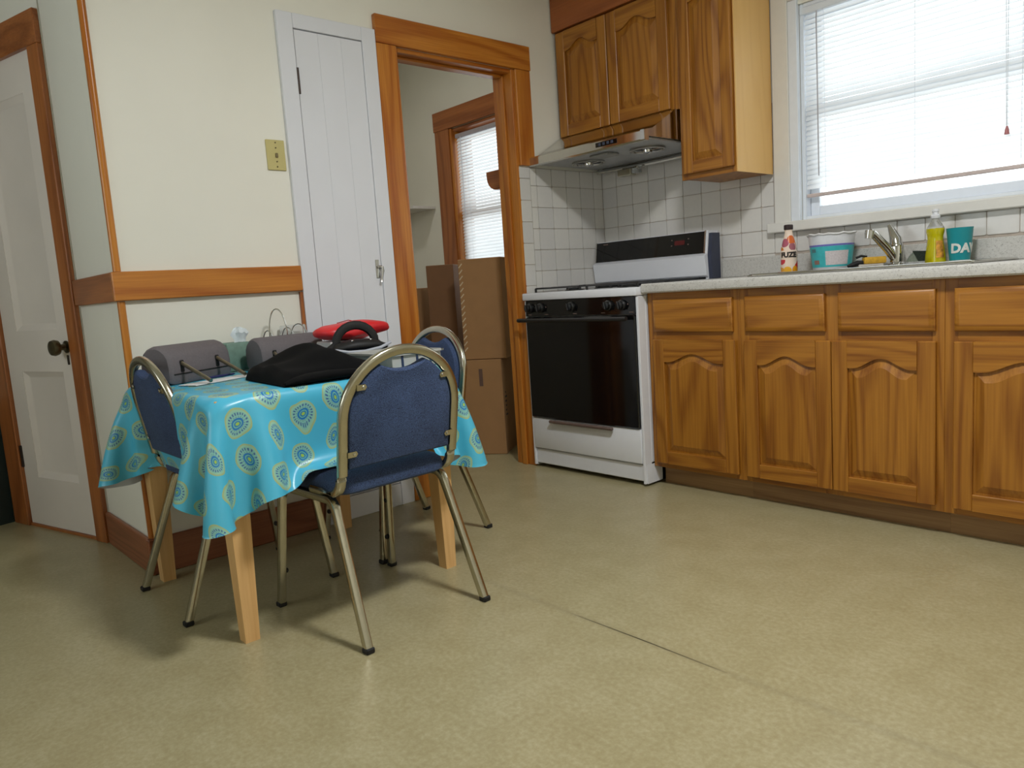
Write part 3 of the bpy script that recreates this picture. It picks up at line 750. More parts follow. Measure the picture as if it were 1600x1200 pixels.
cp = build('control_panel', MB().prism([(-.6205, .796), (SF - .010, .796), (SF - .004, .874), (-.6205, .874)], lambda u, v, d: (d, u, v), SX + .0145, SE - .0145), BLACKG, st)
for x in (.06, .14, .352, .588, .668):
    KM = Matrix.Translation((x, SF - .0075, .838)) @ Matrix.Rotation(R(90), 4, 'X')
    kb = build('knob', MB().lathe([(.024, 0), (.024, .01), (.019, .014), (.018, .026), (.015, .028), (0, .028)], M=KM, seg=18), BLACKM, cp)
    build('knob_grip', MB().box(-.004, .004, -.018, .018, .0285, .036, bev=.002, M=KM @ Matrix.Rotation(R(12), 4, 'Z')), BLACKM, kb)
for x in (.06, .18, .375, .555, .72): bx('marking', MUTE, cp, x - .012, x + .012, SF - .0108, SF - .0095, .803, .806)
for x in (.175, .70): bx('marking', MUTE, cp, x - .003, x + .003, SF - .0075, SF - .0062, .838, .844)
bx('cooktop', ENAM, st, SX - .001, SE + .001, SF - .014, -.03, .8765, .914, bev=.006, seg=2)
def grate(x0, x1, y0, y1):
    z = .934; r = .0048; g_ = MB()
    for p in ([(x0, y0), (x1, y0)], [(x1, y0), (x1, y1)], [(x1, y1), (x0, y1)], [(x0, y1), (x0, y0)]): g_.tube([(*p[0], z), (*p[1], z)], r, 6)
    for yc in (y0 + (y1 - y0) * .27, y0 + (y1 - y0) * .75):
        xc = (x0 + x1) / 2
        g_.tube([(x0, yc, z), (xc - .04, yc, z)], r, 6).tube([(x1, yc, z), (xc + .04, yc, z)], r, 6)
        g_.tube([(xc, yc - .11, z), (xc, yc - .04, z)], r, 6).tube([(xc, yc + .04, z), (xc, yc + .11, z)], r, 6)
    g_.tube([(x0, (y0 + y1) / 2, z), (x1, (y0 + y1) / 2, z)], r, 6)
    for x in (x0, x1):
        for y in (y0, (y0 + y1) / 2, y1): g_.tube([(x, y, .9145), (x, y, z)], r * 1.2, 6)
    return build('grate', g_, BLACKM, st)
for x0, x1 in ((.05, .36), (.405, .715)):
    grate(x0, x1, -.62, -.15)
    for y in (-.493, -.268): build('burner', MB().lathe([(.05, .9145), (.048, .918), (.034, .92), (.034, .926), (.03, .928), (0, .928)], ((x0 + x1) / 2, y, 0), 18), BLACKM, st)
# back console
cs = build('console', MB().prism([(-.012, .9145), (-.105, .9145), (-.105, .935), (-.122, .945), (-.128, 1.0), (-.135, 1.04), (-.112, 1.052), (-.095, 1.163), (-.012, 1.163)], lambda u, v, d: (d, u, v), SX + .005, SE - .004), ENAM, st, angle=25)
bx('console_foot', BLACKM, cs, SX + .03, SE - .02, -.1115, -.1055, .9147, .937)
build('console_side', MB().prism([(-.028, .928), (-.10, .928), (-.108, 1.04), (-.09, 1.150), (-.028, 1.150)], lambda u, v, d: (d, u, v), SE - .0038, SE + .016), DARKBL, cs)
def tilt(u, v, d):   # on the sloping console face
    t_ = (v - 1.052) / .111
    return (u, -.112 + .017 * t_ - d, v)
build('console_glass', MB().prism([(SX + .014, 1.054), (SE - .022, 1.054), (SE - .022, 1.160), (SX + .014, 1.160)], tilt, .0005, .004), BLACKG, cs)
build('trim_strip', MB().prism([(SX + .006, 1.053), (SX + .0135, 1.053), (SX + .0135, 1.163), (SX + .006, 1.163)], tilt, .0005, .005), CHROME, cs)
build('trim_strip', MB().prism([(SE - .0215, 1.053), (SE - .014, 1.053), (SE - .014, 1.163), (SE - .0215, 1.163)], tilt, .0005, .005), CHROME, cs)
build('clock_display', MB().prism([(.555, 1.105), (.615, 1.105), (.615, 1.127), (.555, 1.127)], tilt, .0041, .0046), LEDM, cs)
build('badge', MB().prism([(.075, 1.147), (.108, 1.147), (.108, 1.151), (.075, 1.151)], tilt, .0041, .0046), MUTE, cs)
for x in (.535, .635):
    for z in (1.102, 1.13): build('button', MB().prism([(x, z), (x + .006, z), (x + .006, z + .005), (x, z + .005)], tilt, .0041, .006), MUTE, cs)

# ================================================================== WALL FITTINGS
sp_ = thing('switch_plate', 'almond light switch plate beside the white cupboard door', 'switch plate', (.002, -1.95, 1.53))
bx('plate', ALMOND, sp_, .0008, .007, -1.990, -1.913, 1.472, 1.589, bev=.002)
bx('toggle', plain('almond_dark', srgb(120, 106, 70), .4), sp_, .0071, .013, -1.956, -1.945, 1.520, 1.538, bev=.002)
for z in (1.485, 1.505, 1.558, 1.578): build('screw', MB().lathe([(.0032, 0), (.003, .001), (0, .0013)], M=Matrix.Translation((.0071, -1.951, z)) @ Matrix.Rotation(R(90), 4, 'Y'), seg=8), BRASSD, sp_)

# ================================================================== TABLE
TX0, TX1, TY0, TY1, TZ = .045, .856, -2.622, -1.81, .700
tb_ = thing('dining_table', 'square table with pale birch legs under the turquoise cloth', 'table', (.45, -2.2, 0))
bx('tabletop', BIRCH, tb_, TX0 + .014, TX1 - .014, TY0 + .014, TY1 - .014, .674, TZ, bev=.008, seg=2)
for y in (TY0 + .05, TY1 - .07): bx('apron', BIRCH, tb_, TX0 + .07, TX1 - .07, y, y + .02, .60, .6735)
for x in (TX0 + .05, TX1 - .07): bx('apron', BIRCH, tb_, x, x + .02, TY0 + .07, TY1 - .07, .60, .6735)
for sx, sy in ((0, 0), (1, 0), (0, 1), (1, 1)):
    ox = TX1 - .02 if sx else TX0 + .02; oy = TY1 - .02 if sy else TY0 + .02
    ix = -1 if sx else 1; iy = -1 if sy else 1
    a, b = .066, .042
    tp = [(ox, oy), (ox + ix * a, oy), (ox + ix * a, oy + iy * a), (ox, oy + iy * a)]
    bt = [(ox + ix * .008, oy + iy * .008), (ox + ix * (.008 + b), oy + iy * .008), (ox + ix * (.008 + b), oy + iy * (.008 + b)), (ox + ix * .008, oy + iy * (.008 + b))]
    build('leg', MB().rings([[(x, y, 0) for x, y in bt], [(x, y, .58) for x, y in tp], [(x, y, .6735) for x, y in tp]]), BIRCH, tb_)

# ---- tablecloth draped by a small position-based cloth solver
def drape():
    N = 69; L = TX1 - TX0 + .555; h = L / (N - 1)
    cx, cy = (TX0 + TX1) / 2, (TY0 + TY1) / 2
    g_ = np.linspace(-L / 2, L / 2, N)
    X, Y = np.meshgrid(g_, g_, indexing='ij')
    # rounded corners of the cloth
    hx = (TX1 - TX0) / 2; ov = L / 2 - hx
    ox = np.clip((np.abs(X) - hx) / ov, 0, 1); oy = np.clip((np.abs(Y) - hx) / ov, 0, 1); kk = .95
    X = np.where((ox > 0) & (oy > 0), np.sign(X) * (hx + ov * ox * np.sqrt(1 - kk * oy ** 2 / 2)), X)
    Y = np.where((ox > 0) & (oy > 0), np.sign(Y) * (hx + ov * oy * np.sqrt(1 - kk * ox ** 2 / 2)), Y)
    rng = np.random.RandomState(3)
    P = np.stack([X + cx, Y + cy, np.full_like(X, TZ + .006)], -1)
    P[..., 2] += rng.rand(N, N) * .0006
    V = np.zeros_like(P)
    def pairs(di, dj):
        i, j = np.meshgrid(np.arange(N), np.arange(N), indexing='ij')
        ok = (i + di < N) & (j + dj < N) & (j + dj >= 0)
        i, j = i[ok], j[ok]; a = i * N + j; b = (i + di) * N + j + dj
        out = []
        k = ((i // max(di, 1)) if di else (j // max(abs(dj), 1))) % 2
        XY = np.stack([X.ravel(), Y.ravel()], -1)
        for q in (0, 1):
            aa, bb = a[k == q], b[k == q]; out.append((aa, bb, np.sqrt(((XY[aa] - XY[bb]) ** 2).sum(1))))
        return out
    groups = []
    for (di, dj), st_ in (((1, 0), 1.), ((0, 1), 1.), ((1, 1), .7), ((1, -1), .7), ((2, 0), .18), ((0, 2), .18), ((4, 0), .04), ((0, 4), .04)):
        for a, b, r in pairs(di, dj): groups.append((a, b, r, st_))
    r_ = .006
    def collide(F, ph):
        x, y, z = F[:, 0], F[:, 1], F[:, 2]
        # table block (rounded by margin)
        m = .009
        ins = (x > TX0 - m) & (x < TX1 + m) & (y > TY0 - m) & (y < TY1 + m) & (z < TZ + m)
        if ins.any():
            dz = TZ + m - z; d = np.stack([x - TX0 + m, TX1 + m - x, y - TY0 + m, TY1 + m - y, dz * .999], -1)
            d = np.where(ins[:, None], d, 9); k = d.argmin(1)
            for q, (ax, val) in enumerate(((0, TX0 - m), (0, TX1 + m), (1, TY0 - m), (1, TY1 + m), (2, TZ + m))):
                s_ = ins & (k == q); F[s_, ax] = val
        # wall
        F[:, 0] = np.maximum(F[:, 0], -.27 + .292 * min(1, ph * 2.5))
        # chair pushed in on the left: its back leans on the cloth
        x, y, z = F[:, 0], F[:, 1], F[:, 2]
        s_ = (np.abs(x - .352) < .215) & (z < .70)
        yb = -2.56 - .065 * np.clip((z - .42) / .25, 0, 1)
        F[s_, 1] = np.maximum(F[s_, 1], yb[s_] - .34 * max(0, 1 - max(0, ph - .3) * 2.5))
        # near chair's seat pad
        s_ = (F[:, 0] > .69) & (F[:, 0] < 1.05) & (F[:, 1] > -2.40) & (F[:, 1] < -1.97) & (F[:, 2] < .474) & (F[:, 2] > .40)
        F[s_, 2] = .474
        F[:, 2] = np.maximum(F[:, 2], .02)
    dt = 1 / 60
    pin = ((np.abs(X) < (TX1 - TX0) / 2 - .006) & (np.abs(Y) < (TY1 - TY0) / 2 - .006)).ravel()
    rest = P.reshape(-1, 3).copy(); rest[:, 2] = TZ + .009
    F = P.reshape(-1, 3); V = np.zeros_like(F)
    for step in range(170):
        old = F.copy()
        V[:, 2] -= 9.8 * dt; V *= .965
        F = F + V * dt
        for it in range(14):
            for a, b, r, st_ in groups:
                d = F[b] - F[a]; l = np.sqrt((d * d).sum(1)) + 1e-9
                c = d * ((l - r) / l * .5 * st_)[:, None]
                F[a] += c; F[b] -= c
            collide(F, step / 170); F[pin] = rest[pin]
        V = (F - old) / dt
        on = F[:, 2] > TZ + .001
        V[on, :2] *= .3
    me = bpy.data.meshes.new('tablecloth')
    fs = [(i * N + j, (i + 1) * N + j, (i + 1) * N + j + 1, i * N + j + 1) for i in range(N - 1) for j in range(N - 1)]
    me.from_pydata(F.tolist(), [], fs)
    uvl = me.uv_layers.new(name='UVMap')
    uv = np.stack([X.ravel(), Y.ravel()], -1)
    idx = np.zeros(len(me.loops), dtype=np.int32); me.loops.foreach_get('vertex_index', idx)
    uvl.data.foreach_set('uv', uv[idx].ravel().astype(np.float32))
    me.materials.append(CLOTH); me.shade_smooth()
    o = bpy.data.objects.new('tablecloth', me); COL.objects.link(o)
    sm = o.modifiers.new('smooth', 'SUBSURF'); sm.levels = 1; sm.render_levels = 1
    return o
cloth = drape()
tag(cloth, 'turquoise vinyl tablecloth with round medallion pattern', 'tablecloth')
TT = TZ + .0105          # top of the cloth

# ================================================================== CHAIRS
def rrect(a, b, r, n=3):
    p = []
    for cx, cy, s in ((a - r, b - r, 0), (-a + r, b - r, 90), (-a + r, -b + r, 180), (a - r, -b + r, 270)):
        for k in range(n + 1):
            t = R(s + 90 * k / n); p.append((cx + r * math.cos(t), cy + r * math.sin(t)))
    return p
def make_chair():
    root = thing('banquet_chair', '', 'chair', (0, 0, 0))
    lp = rrect(.0115, .0115, .004, 2)
    def yz_sweep(name, pts, x_of, par=root, prof=lp, mat=NICKEL):
        fr = []
        for i, (y, z) in enumerate(pts):
            a, b = pts[max(i - 1, 0)], pts[min(i + 1, len(pts) - 1)]
            t = Vector((x_of(b[1]) - x_of(a[1]), b[0] - a[0], b[1] - a[1])).normalized()
            n = Vector((1, 0, 0)); n = (n - t * t.dot(n)).normalized()
            fr.append(((x_of(z), y, z), n, t.cross(n)))
        return build(name, MB().sweep(fr, prof), mat, par)
    def bend(c, r, a0, a1, n=5): return [(c[0] + r * math.cos(R(a0 + (a1 - a0) * k / n)), c[1] + r * math.sin(R(a0 + (a1 - a0) * k / n))) for k in range(n + 1)]
    for s in (-1, 1):
        xo = lambda z, s=s: s * (.212 - .02 * min(1, z / .39))
        front = [(.245, .012), (.205, .335)] + bend((.150, .342), .054, 8, 90)
        rear = [(-.245, .012), (-.125, .345)] + bend((-.078, .356), .04, 160, 90)
        f = yz_sweep('leg', front, xo); r = yz_sweep('leg', rear, xo)
        yz_sweep('side_rail', [(.1505, .396), (-.0785, .396)], xo)
        for par, y in ((f, .2465), (r, -.2475)):
            build('foot_cap', MB().box(s * .212 - .0135, s * .212 + .0135, y - .0135, y + .0135, 0, .016, bev=.003), BLACKR, par)
        for z in (.115, .25):
            yy = .245 - (z - .012) * .04 / .323
            KM = Matrix.Translation((s * .2 - s * .0118 + (.012 - .02 * z) * s * .5, yy, z)) @ Matrix.Rotation(R(-90 * s), 4, 'Y')
            build('bumper', MB().lathe([(.0085, 0), (.0085, .004), (.006, .007), (0, .008)], M=KM, seg=10), BLACKR, f)
    # arched back frame: straight sides, half-round top, ends bending forward under the seat
    hw = .192; yb, zb = -.16, .445; lean = R(10.5); nb = Vector((0, -math.cos(lean), -math.sin(lean))); up = Vector((0, -math.sin(lean), math.cos(lean)))
    def on(u, v, d=0): return Vector((u, yb, zb)) + up * v - nb * d          # d towards the sitter
    vs = .185
    half = [(1.0, 0, 0)]
    pathR = []
    X1 = Vector((1, 0, 0))
    for y in (.0, -.06): pathR.append((Vector((hw, y, .4175)), X1, Vector((0, 0, 1))))
    for k in range(1, 6):
        a = R(90 - k * 15.9); c = Vector((hw, -.107, .4175 + .047))
        t_ = 90 + k * 16.0
        th = R(-t_ - 0)
        p = Vector((hw, -.107 - .05 * math.sin(R(k * 16)), .4175 + .05 - .05 * math.cos(R(k * 16))))
        tg = Vector((0, -math.cos(R(k * 16)), math.sin(R(k * 16))))
        pathR.append((p, X1, -tg.cross(X1)))
    fr = list(pathR)
    for k in range(4): fr.append((on(hw, .03 + (vs - .03) * k / 3), X1, -nb))
    for k in range(1, 24):
        a = R(180 * k / 24); 
        fr.append((on(hw * math.cos(a), vs + .178 * math.sin(a)), (X1 * math.cos(a) / 1 + up * math.sin(a)).normalized(), -nb))
    for k in range(4): fr.append((on(-hw, vs - (vs - .03) * k / 3), -X1, -nb))
    for p, a, b in reversed(pathR): fr.append((Vector((-p.x, p.y, p.z)), -a, b))
    build('back_frame', MB().sweep(fr, rrect(.0145, .011, .008, 3)), NICKEL, root)
    # padded back
    iw = hw - .017; av = .160
    out = [(iw, .045), (iw, vs)]
    for k in range(1, 13): a = R(64 * k / 12); out.append((iw * math.cos(a), vs + av * math.sin(a)))
    x9, v9 = out[-1]
    for k in range(1, 10):
        q = 1 - 2 * k / 10; out.append((x9 * q, v9 - .020 * (1 - q * q)))
    out += [(-x, v) for x, v in reversed(out[:14])]
    cxv = (0, .18)
    def lay(sc_, d): return [on(cxv[0] + (x - cxv[0]) * sc_, cxv[1] + (v - cxv[1]) * sc_, d) for x, v in out]
    build('backrest', MB().rings([lay(.955, -.010), lay(.99, -.006), lay(1, 0), lay(.995, .010), lay(.95, .022), lay(.8, .028)]), BLUEF, root)
    for s, v in ((-1, .09), (1, .09), (-1, .275), (1, .275)):
        w = hw * (1 if v < vs else math.sqrt(1 - ((v - vs) / .178) ** 2))
        c = MB().prism([(s * (w - .01), v - .008), (s * (w - .036), v - .008), (s * (w - .041), v), (s * (w - .036), v + .008), (s * (w - .01), v + .008)], lambda u, q, d: on(u, q, d), -.0135, -.0105)
        cl_ = build('clip', c, NICKEL, root)
        p = on(s * (w - .03), v, -.0135)
        MM = Matrix((X1, up, nb)).transposed().to_4x4(); MM.translation = p
        build('screw', MB().lathe([(.0048, 0), (.004, .002), (0, .003)], M=MM, seg=8), CHROME, cl_)
    # seat pad
    def seat(i, z):
        p = []
        x1, y0, y1, r = .205 - i, -.15 + i, .205 - i, .05
        for cx, cy, s0 in ((x1 - r, y1 - r, 0), (-x1 + r, y1 - r, 90), (-x1 + r - (-.012), y0 + r, 180), (x1 - r - .012, y0 + r, 270)):
            for k in range(6): t = R(s0 + 18 * k); p.append((cx + r * math.cos(t), cy + r * math.sin(t), z))
        return p
    build('seat', MB().rings([seat(.012, .4085), seat(.002, .416), seat(0, .43), seat(.004, .447), seat(.016, .459), seat(.045, .466), seat(.10, .469)]), BLUEF, root)
    return root
chair = make_chair()
GR = 'blue banquet chairs at the table'
spots = [((.895, -2.185), 92.0, 'blue padded banquet chair with its back to the camera, nearest the viewer'),
         ((.352, -2.415), 0.0, 'blue banquet chair tucked in at the left side of the table'),
         ((.385, -1.742), 180.0, 'blue banquet chair on the far side of table next to the doorway')]
for i, ((x, y), a, lab) in enumerate(spots):
    c = chair if i == 0 else copy_tree(chair)
    c.location = (x, y, 0); c.rotation_euler = (0, 0, R(a)); tag(c, lab, 'chair', GR)

# ================================================================== THINGS ON THE TABLE
def headrest(label, M):
    t = thing('headrest', label, 'headrest', (0, 0, 0), 'grey car headrests on the table')
    # D-shaped cushion, length along local x, posts towards local -y
    sec = [(-.052, 0), (.05, 0), (.062, .012), (.066, .05)]
    for k in range(1, 9): a = R(180 * k / 9); sec.append((.004 + .062 * math.cos(a), .058 + .062 * math.sin(a)))
    sec += [(-.058, .05), (-.058, .012)]
    Lh = .135
    def lay(x, s): return [(x, .004 + (y - .004) * s, .06 + (z - .06) * s) for y, z in sec]
    build('cushion', MB().rings([lay(-Lh, .86), lay(-Lh + .006, .96), lay(-Lh + .016, 1), lay(Lh - .016, 1), lay(Lh - .006, .96), lay(Lh, .86)]), GREYF, t)
    build('seam', MB().tube([(-Lh + .012, -.0585, .03), (Lh - .012, -.0585, .03)], .0022, 6), BLACKR, t)
    for x in (-.088, .066):
        build('post_slot', MB().box(x - .008, x + .008, -.0605, -.056, .035, .072, bev=.002), BLACKR, t)
        build('post', MB().tube([(x, -.055, .064), (x - .03, -.19, .009)], .0062, 10), NICKEL2, t)
    t.matrix_world = M
    return t
headrest('grey car headrest with two metal posts at left end of table', Matrix.Translation((.222, -2.455, TT + .001)) @ Matrix.Rotation(R(118), 4, 'Z') @ Matrix.Scale(1.06, 4))
headrest('grey car headrest half hidden behind the black garment', Matrix.Translation((.205, -2.088, TT + .001)) @ Matrix.Rotation(R(98), 4, 'Z'))
# papers and pen
MP = Matrix.Translation((.37, -2.42, TT)) @ Matrix.Rotation(R(112), 4, 'Z')
pp = tag(build('paper_sheet', MB().box(-.13, .12, -.05, .03, .0005, .0025, M=MP), PAPER, None), 'white paper sheets lying in front of the left headrest', 'paper')
MP2 = Matrix.Translation((.31, -2.385, TT + .003)) @ Matrix.Rotation(R(112), 4, 'Z')
pn = tag(build('pen', MB().tube([MP2 @ Vector(q) for q in ((-.065, 0, .005), (.055, 0, .005), (.065, 0, .005))], [.0042, .0042, .0015], 8), PENB, None), 'dark blue pen lying on the white papers', 'pen')
# tissue box
tx = thing('tissue_box', 'green tissue box behind the left headrest', 'tissue box', (.12, -2.24, TT))
MT = Matrix.Translation((.075, -2.235, TT)) @ Matrix.Rotation(R(4), 4, 'Z') @ Matrix.Scale(.8, 4, (1, 0, 0)) @ Matrix.Scale(.85, 4, (0, 1, 0)) @ Matrix.Scale(1.2, 4, (0, 0, 1))
build('box', MB().box(-.055, .055, -.055, .055, .001, .088, bev=.003, M=MT), GREENB, tx)
tp = []
for k in range(14):
    a = 2 * math.pi * k / 14; tp.append((math.cos(a), math.sin(a)))
rs = []
for z, r, w in ((.0885, .022, .2), (.10, .02, .5), (.116, .03, .7), (.128, .022, .8), (.133, .008, .5)):
    rs.append([MT @ Vector((.02 + r * x * (1 + w * .4 * math.sin(3 * k)), .022 + r * 1.2 * y * (1 + w * .4 * math.cos(2.3 * k)), z + .006 * w * math.sin(2.1 * k))) for k, (x, y) in enumerate(tp)])
build('tissue', MB().rings(rs), TISS, tx)
# wire napkin holder
nh = thing('wire_holder', 'chrome wire loop holder standing behind the second headrest', 'wire holder', (.14, -2.03, TT))
def loop(cx, cy, w, h, n=14, ang=58):
    d = Vector((math.cos(R(ang)), math.sin(R(ang)), 0)); p = []
    p.append(Vector((cx, cy, TT + .004)) - d * w)
    for k in range(n + 1):
        a = R(180 - 180 * k / n); p.append(Vector((cx, cy, TT + .004 + h * .55)) + d * w * math.cos(a) + Vector((0, 0, h * .45 * math.sin(a))))
    p.append(Vector((cx, cy, TT + .004)) + d * w)
    return p
build('loop', MB().tube(loop(.09, -2.06, .033, .215), .0026, 8), CHROME, nh)
build('loop', MB().tube(loop(.105, -2.11, .02, .135), .0024, 8), CHROME, nh)
build('loop', MB().tube(loop(.085, -2.02, .025, .14), .0024, 8), CHROME, nh)
build('loop', MB().tube(loop(.07, -1.965, .034, .15), .0024, 8), CHROME, nh)
build('base_wire', MB().tube([(.105, -2.13, TT + .004), (.07, -1.93, TT + .004)], .003, 8), CHROME, nh)
napk = tag(build('napkin_pack', MB().box(-.05, .05, -.006, .02, .001, .15, bev=.004, M=Matrix.Translation((.045, -1.975, TT)) @ Matrix.Rotation(R(80), 4, 'Z')), CLEAR, None), 'clear plastic pack held in the wire holder', 'plastic pack')
# white box under the red bag
wbx = tag(bx('white_carton', GREYP2, None, -.06, .06, -.09, .09, .001, .086, bev=.004, M=Matrix.Translation((.325, -1.905, TT)) @ Matrix.Rotation(R(-2), 4, 'Z')), 'flat white carton under the red pouch', 'carton')
# red pouch: soft lofted body
def blob(name, mat, par, secs, n=22, crease=.05, seed=1, e=2.4):
    """loft of rounded sections along a path: (centre, half-width vec, half-height vec)"""
    rng = random.Random(seed); ph = [rng.random() * 6 for _ in range(4)]
    rs = []
    for i, (c, a, b) in enumerate(secs):
        c, a, b = Vector(c), Vector(a), Vector(b); r = []
        for k in range(n):
            t = 2 * math.pi * k / n; ct, st_ = math.cos(t), math.sin(t)
            x = math.copysign(abs(ct) ** (2 / e), ct); y = math.copysign(abs(st_) ** (2 / e), st_)
            q = 1 + crease * (math.sin(3 * t + ph[0] + i * .9) + .6 * math.sin(5 * t + ph[1] - i * 1.3))
            r.append(c + a * x * q + b * y * q)
        rs.append(r)
    return build(name, MB().rings(rs), mat, par, angle=50)
rp = thing('red_pouch', 'red fabric pouch lying on the flat white carton', 'pouch', (.31, -1.87, TT + .087))
dv = Vector((-.2, .98, 0)); pv = Vector((.98, .2, 0)); zz = Vector((0, 0, 1)); c0 = Vector((.32, -1.872, TT + .0865))
S_ = []
for q, wv, hv in ((-.155, .02, .008), (-.145, .05, .016), (-.11, .07, .027), (-.05, .08, .033), (.0, .085, .036), (.05, .08, .033), (.10, .075, .029), (.14, .06, .024), (.165, .035, .014), (.172, .015, .006)):
    S_.append((c0 + dv * q + zz * (.034 + .004 * math.sin(q * 20)), pv * wv, zz * hv))
body = blob('bag_body', REDF, rp, S_, crease=.06, seed=4)
build('seam', MB().tube([c0 + dv * 0 + pv * .083 + zz * (.034), c0 + dv * -.005 + pv * .06 + zz * .062, c0 + dv * -.01 + zz * .072, c0 + dv * -.015 - pv * .06 + zz * .062], .0018, 6), plain('dark_red_seam', srgb(170, 26, 34), .5), rp)
# black garment
bg_ = thing('black_garment', 'folded black garment lying along the near table edge', 'garment', (.62, -2.25, TT))
def garment():
    N, Mx = 40, 22
    A = Vector((.842, -2.405, 0)); Bv = Vector((.838, -2.055, 0))
    V = []; mb = MB()
    for i in range(N + 1):
        u = i / N
        row = []
        for j in range(Mx + 1):
            v = j / Mx
            # plan: near edge along the table front, far edge further back and rounded at left
            wd = .445 * (.72 + .28 * math.sqrt(min(1, u / .22)))
            wd *= 1 - .3 * max(0, u - .7) / .3
            x = A.x + (Bv.x - A.x) * u - wd * v - .012 * math.sin(5 * u) ; y = A.y + (Bv.y - A.y) * u + .03 * v * (1 - u)
            env = math.sin(math.pi * min(1, max(0, v))) ** .34 if 0 < v < 1 else 0
            eu = min(1, u / .10) ** .5 * min(1, (1 - u) / .10) ** .5 if 0 < u < 1 else 0
            pk = .05 + .055 * math.exp(-((u - .62) / (.32 if u < .62 else .16)) ** 2)
            hgt = pk * env * eu * (.75 + .25 * v) + .006 * math.sin(9 * u + 4 * v) * env * eu + .004 * math.sin(17 * v + 6 * u) * env * eu
            row.append(mb.bm.verts.new((x, y, TT + .002 + max(0, hgt))))
        V.append(row)
    for i in range(N):
        for j in range(Mx): mb.bm.faces.new((V[i][j], V[i + 1][j], V[i + 1][j + 1], V[i][j + 1]))
    # underside
    W = [[mb.bm.verts.new((q.co.x, q.co.y, TT + .0005)) for q in (r[0], r[-1])] for r in V]
    for i in range(N):
        mb.bm.faces.new((W[i][0], W[i][1], W[i + 1][1], W[i + 1][0])); mb.bm.faces.new((V[i][0], W[i][0], W[i + 1][0], V[i + 1][0])); mb.bm.faces.new((V[i][-1], V[i + 1][-1], W[i + 1][1], W[i][1]))
    return build('cloth_body', mb, BLKF, bg_, angle=80)
garment()
e1 = []
for q, wv, hv in ((-2.40, .012, .004), (-2.37, .03, .009), (-2.32, .038, .013), (-2.25, .04, .014), (-2.17, .036, .012), (-2.09, .02, .006)):
    e1.append(((.842 - wv * .5, q, TT + .003 + hv), Vector((wv, 0, 0)), Vector((0, 0, hv))))
blob('folded_hem', BLKF, bg_, e1, crease=.04, seed=9)
# black handbag with webbing handle and denim base
hb = thing('handbag', 'small black bag with webbing handle, pale piping and denim bottom', 'bag', (.47, -1.925, TT))
c0 = Vector((.47, -1.935, TT)); dv = Vector((.18, .98, 0)).normalized(); pv = Vector((.98, -.18, 0)).normalized()
def bs(q, w_, z0, z1): return (c0 + dv * q + zz * (z0 + z1) / 2, pv * w_, zz * (z1 - z0) / 2)
blob('denim_base', DENIM, hb, [bs(-.115, .03, .002, .03), bs(-.10, .05, .001, .048), bs(-.03, .06, .001, .055), bs(.05, .06, .001, .055), bs(.10, .05, .001, .05), bs(.12, .03, .002, .03)], crease=.01, e=4)
blob('bag_top', BLKF2, hb, [bs(-.10, .03, .05, .062), bs(-.085, .045, .05, .08), bs(-.02, .05, .05, .094), bs(.05, .05, .05, .09), bs(.10, .035, .05, .07)], crease=.02)
build('piping', MB().tube([c0 + dv * -.105 + pv * .052 + zz * .062, c0 + dv * -.06 + pv * .062 + zz * .052, c0 + dv * 0 + pv * .064 + zz * .05, c0 + dv * .06 + pv * .062 + zz * .058, c0 + dv * .105 + pv * .05 + zz * .072], .0055, 8), plain('pale_piping', srgb(170, 174, 184), .5), hb)
hp = []
for k in range(13):
    a = R(180 * k / 12); hp.append(c0 + dv * (-.005 + .075 * math.cos(a)) + pv * (-.01) + zz * (.075 + .068 * math.sin(a)))
hp = [hp[0] - zz * .02 + dv * .02] + hp + [hp[-1] - zz * .02 - dv * .03, hp[-1] - zz * .03 - dv * .075]
build('handle', MB().tube(hp, .016, 8, n0=(0, 0, 1), rx=.55), BLKF2, hb)
for q in (-.03, .04): build('snap', MB().lathe([(.005, 0), (.004, .003), (0, .004)], tuple(c0 + dv * q + pv * .03 + zz * .088), 8), CHROME, hb)
# grey organiser box behind the near chair
ob = thing('organiser_tray', 'pale grey plastic organiser with navy dividers behind near chair back', 'organiser', (.68, -1.94, TT))
MO = Matrix.Translation((.684, -1.925, TT)) @ Matrix.Rotation(R(2), 4, 'Z')
ot = MB()
ot.box(-.13, .13, -.10, .10, .001, .008, M=MO).box(-.13, -.124, -.10, .10, .008, .05, M=MO).box(.124, .13, -.10, .10, .008, .05, M=MO).box(-.124, .124, -.10, -.094, .008, .05, M=MO).box(-.124, .124, .094, .10, .008, .05, M=MO)
ot.box(-.138, .138, -.108, -.099, .045, .052, M=MO).box(-.138, .138, .099, .108, .045, .052, M=MO).box(-.138, -.129, -.108, .108, .045, .052, M=MO).box(.129, .138, -.108, .108, .045, .052, M=MO)
build('tray', ot, GREYP, ob)
for y in (-.06, .0, .055): build('divider', MB().box(.1302, .1325, y - .004, y + .004, .002, .044, M=MO), BLUEL, ob)

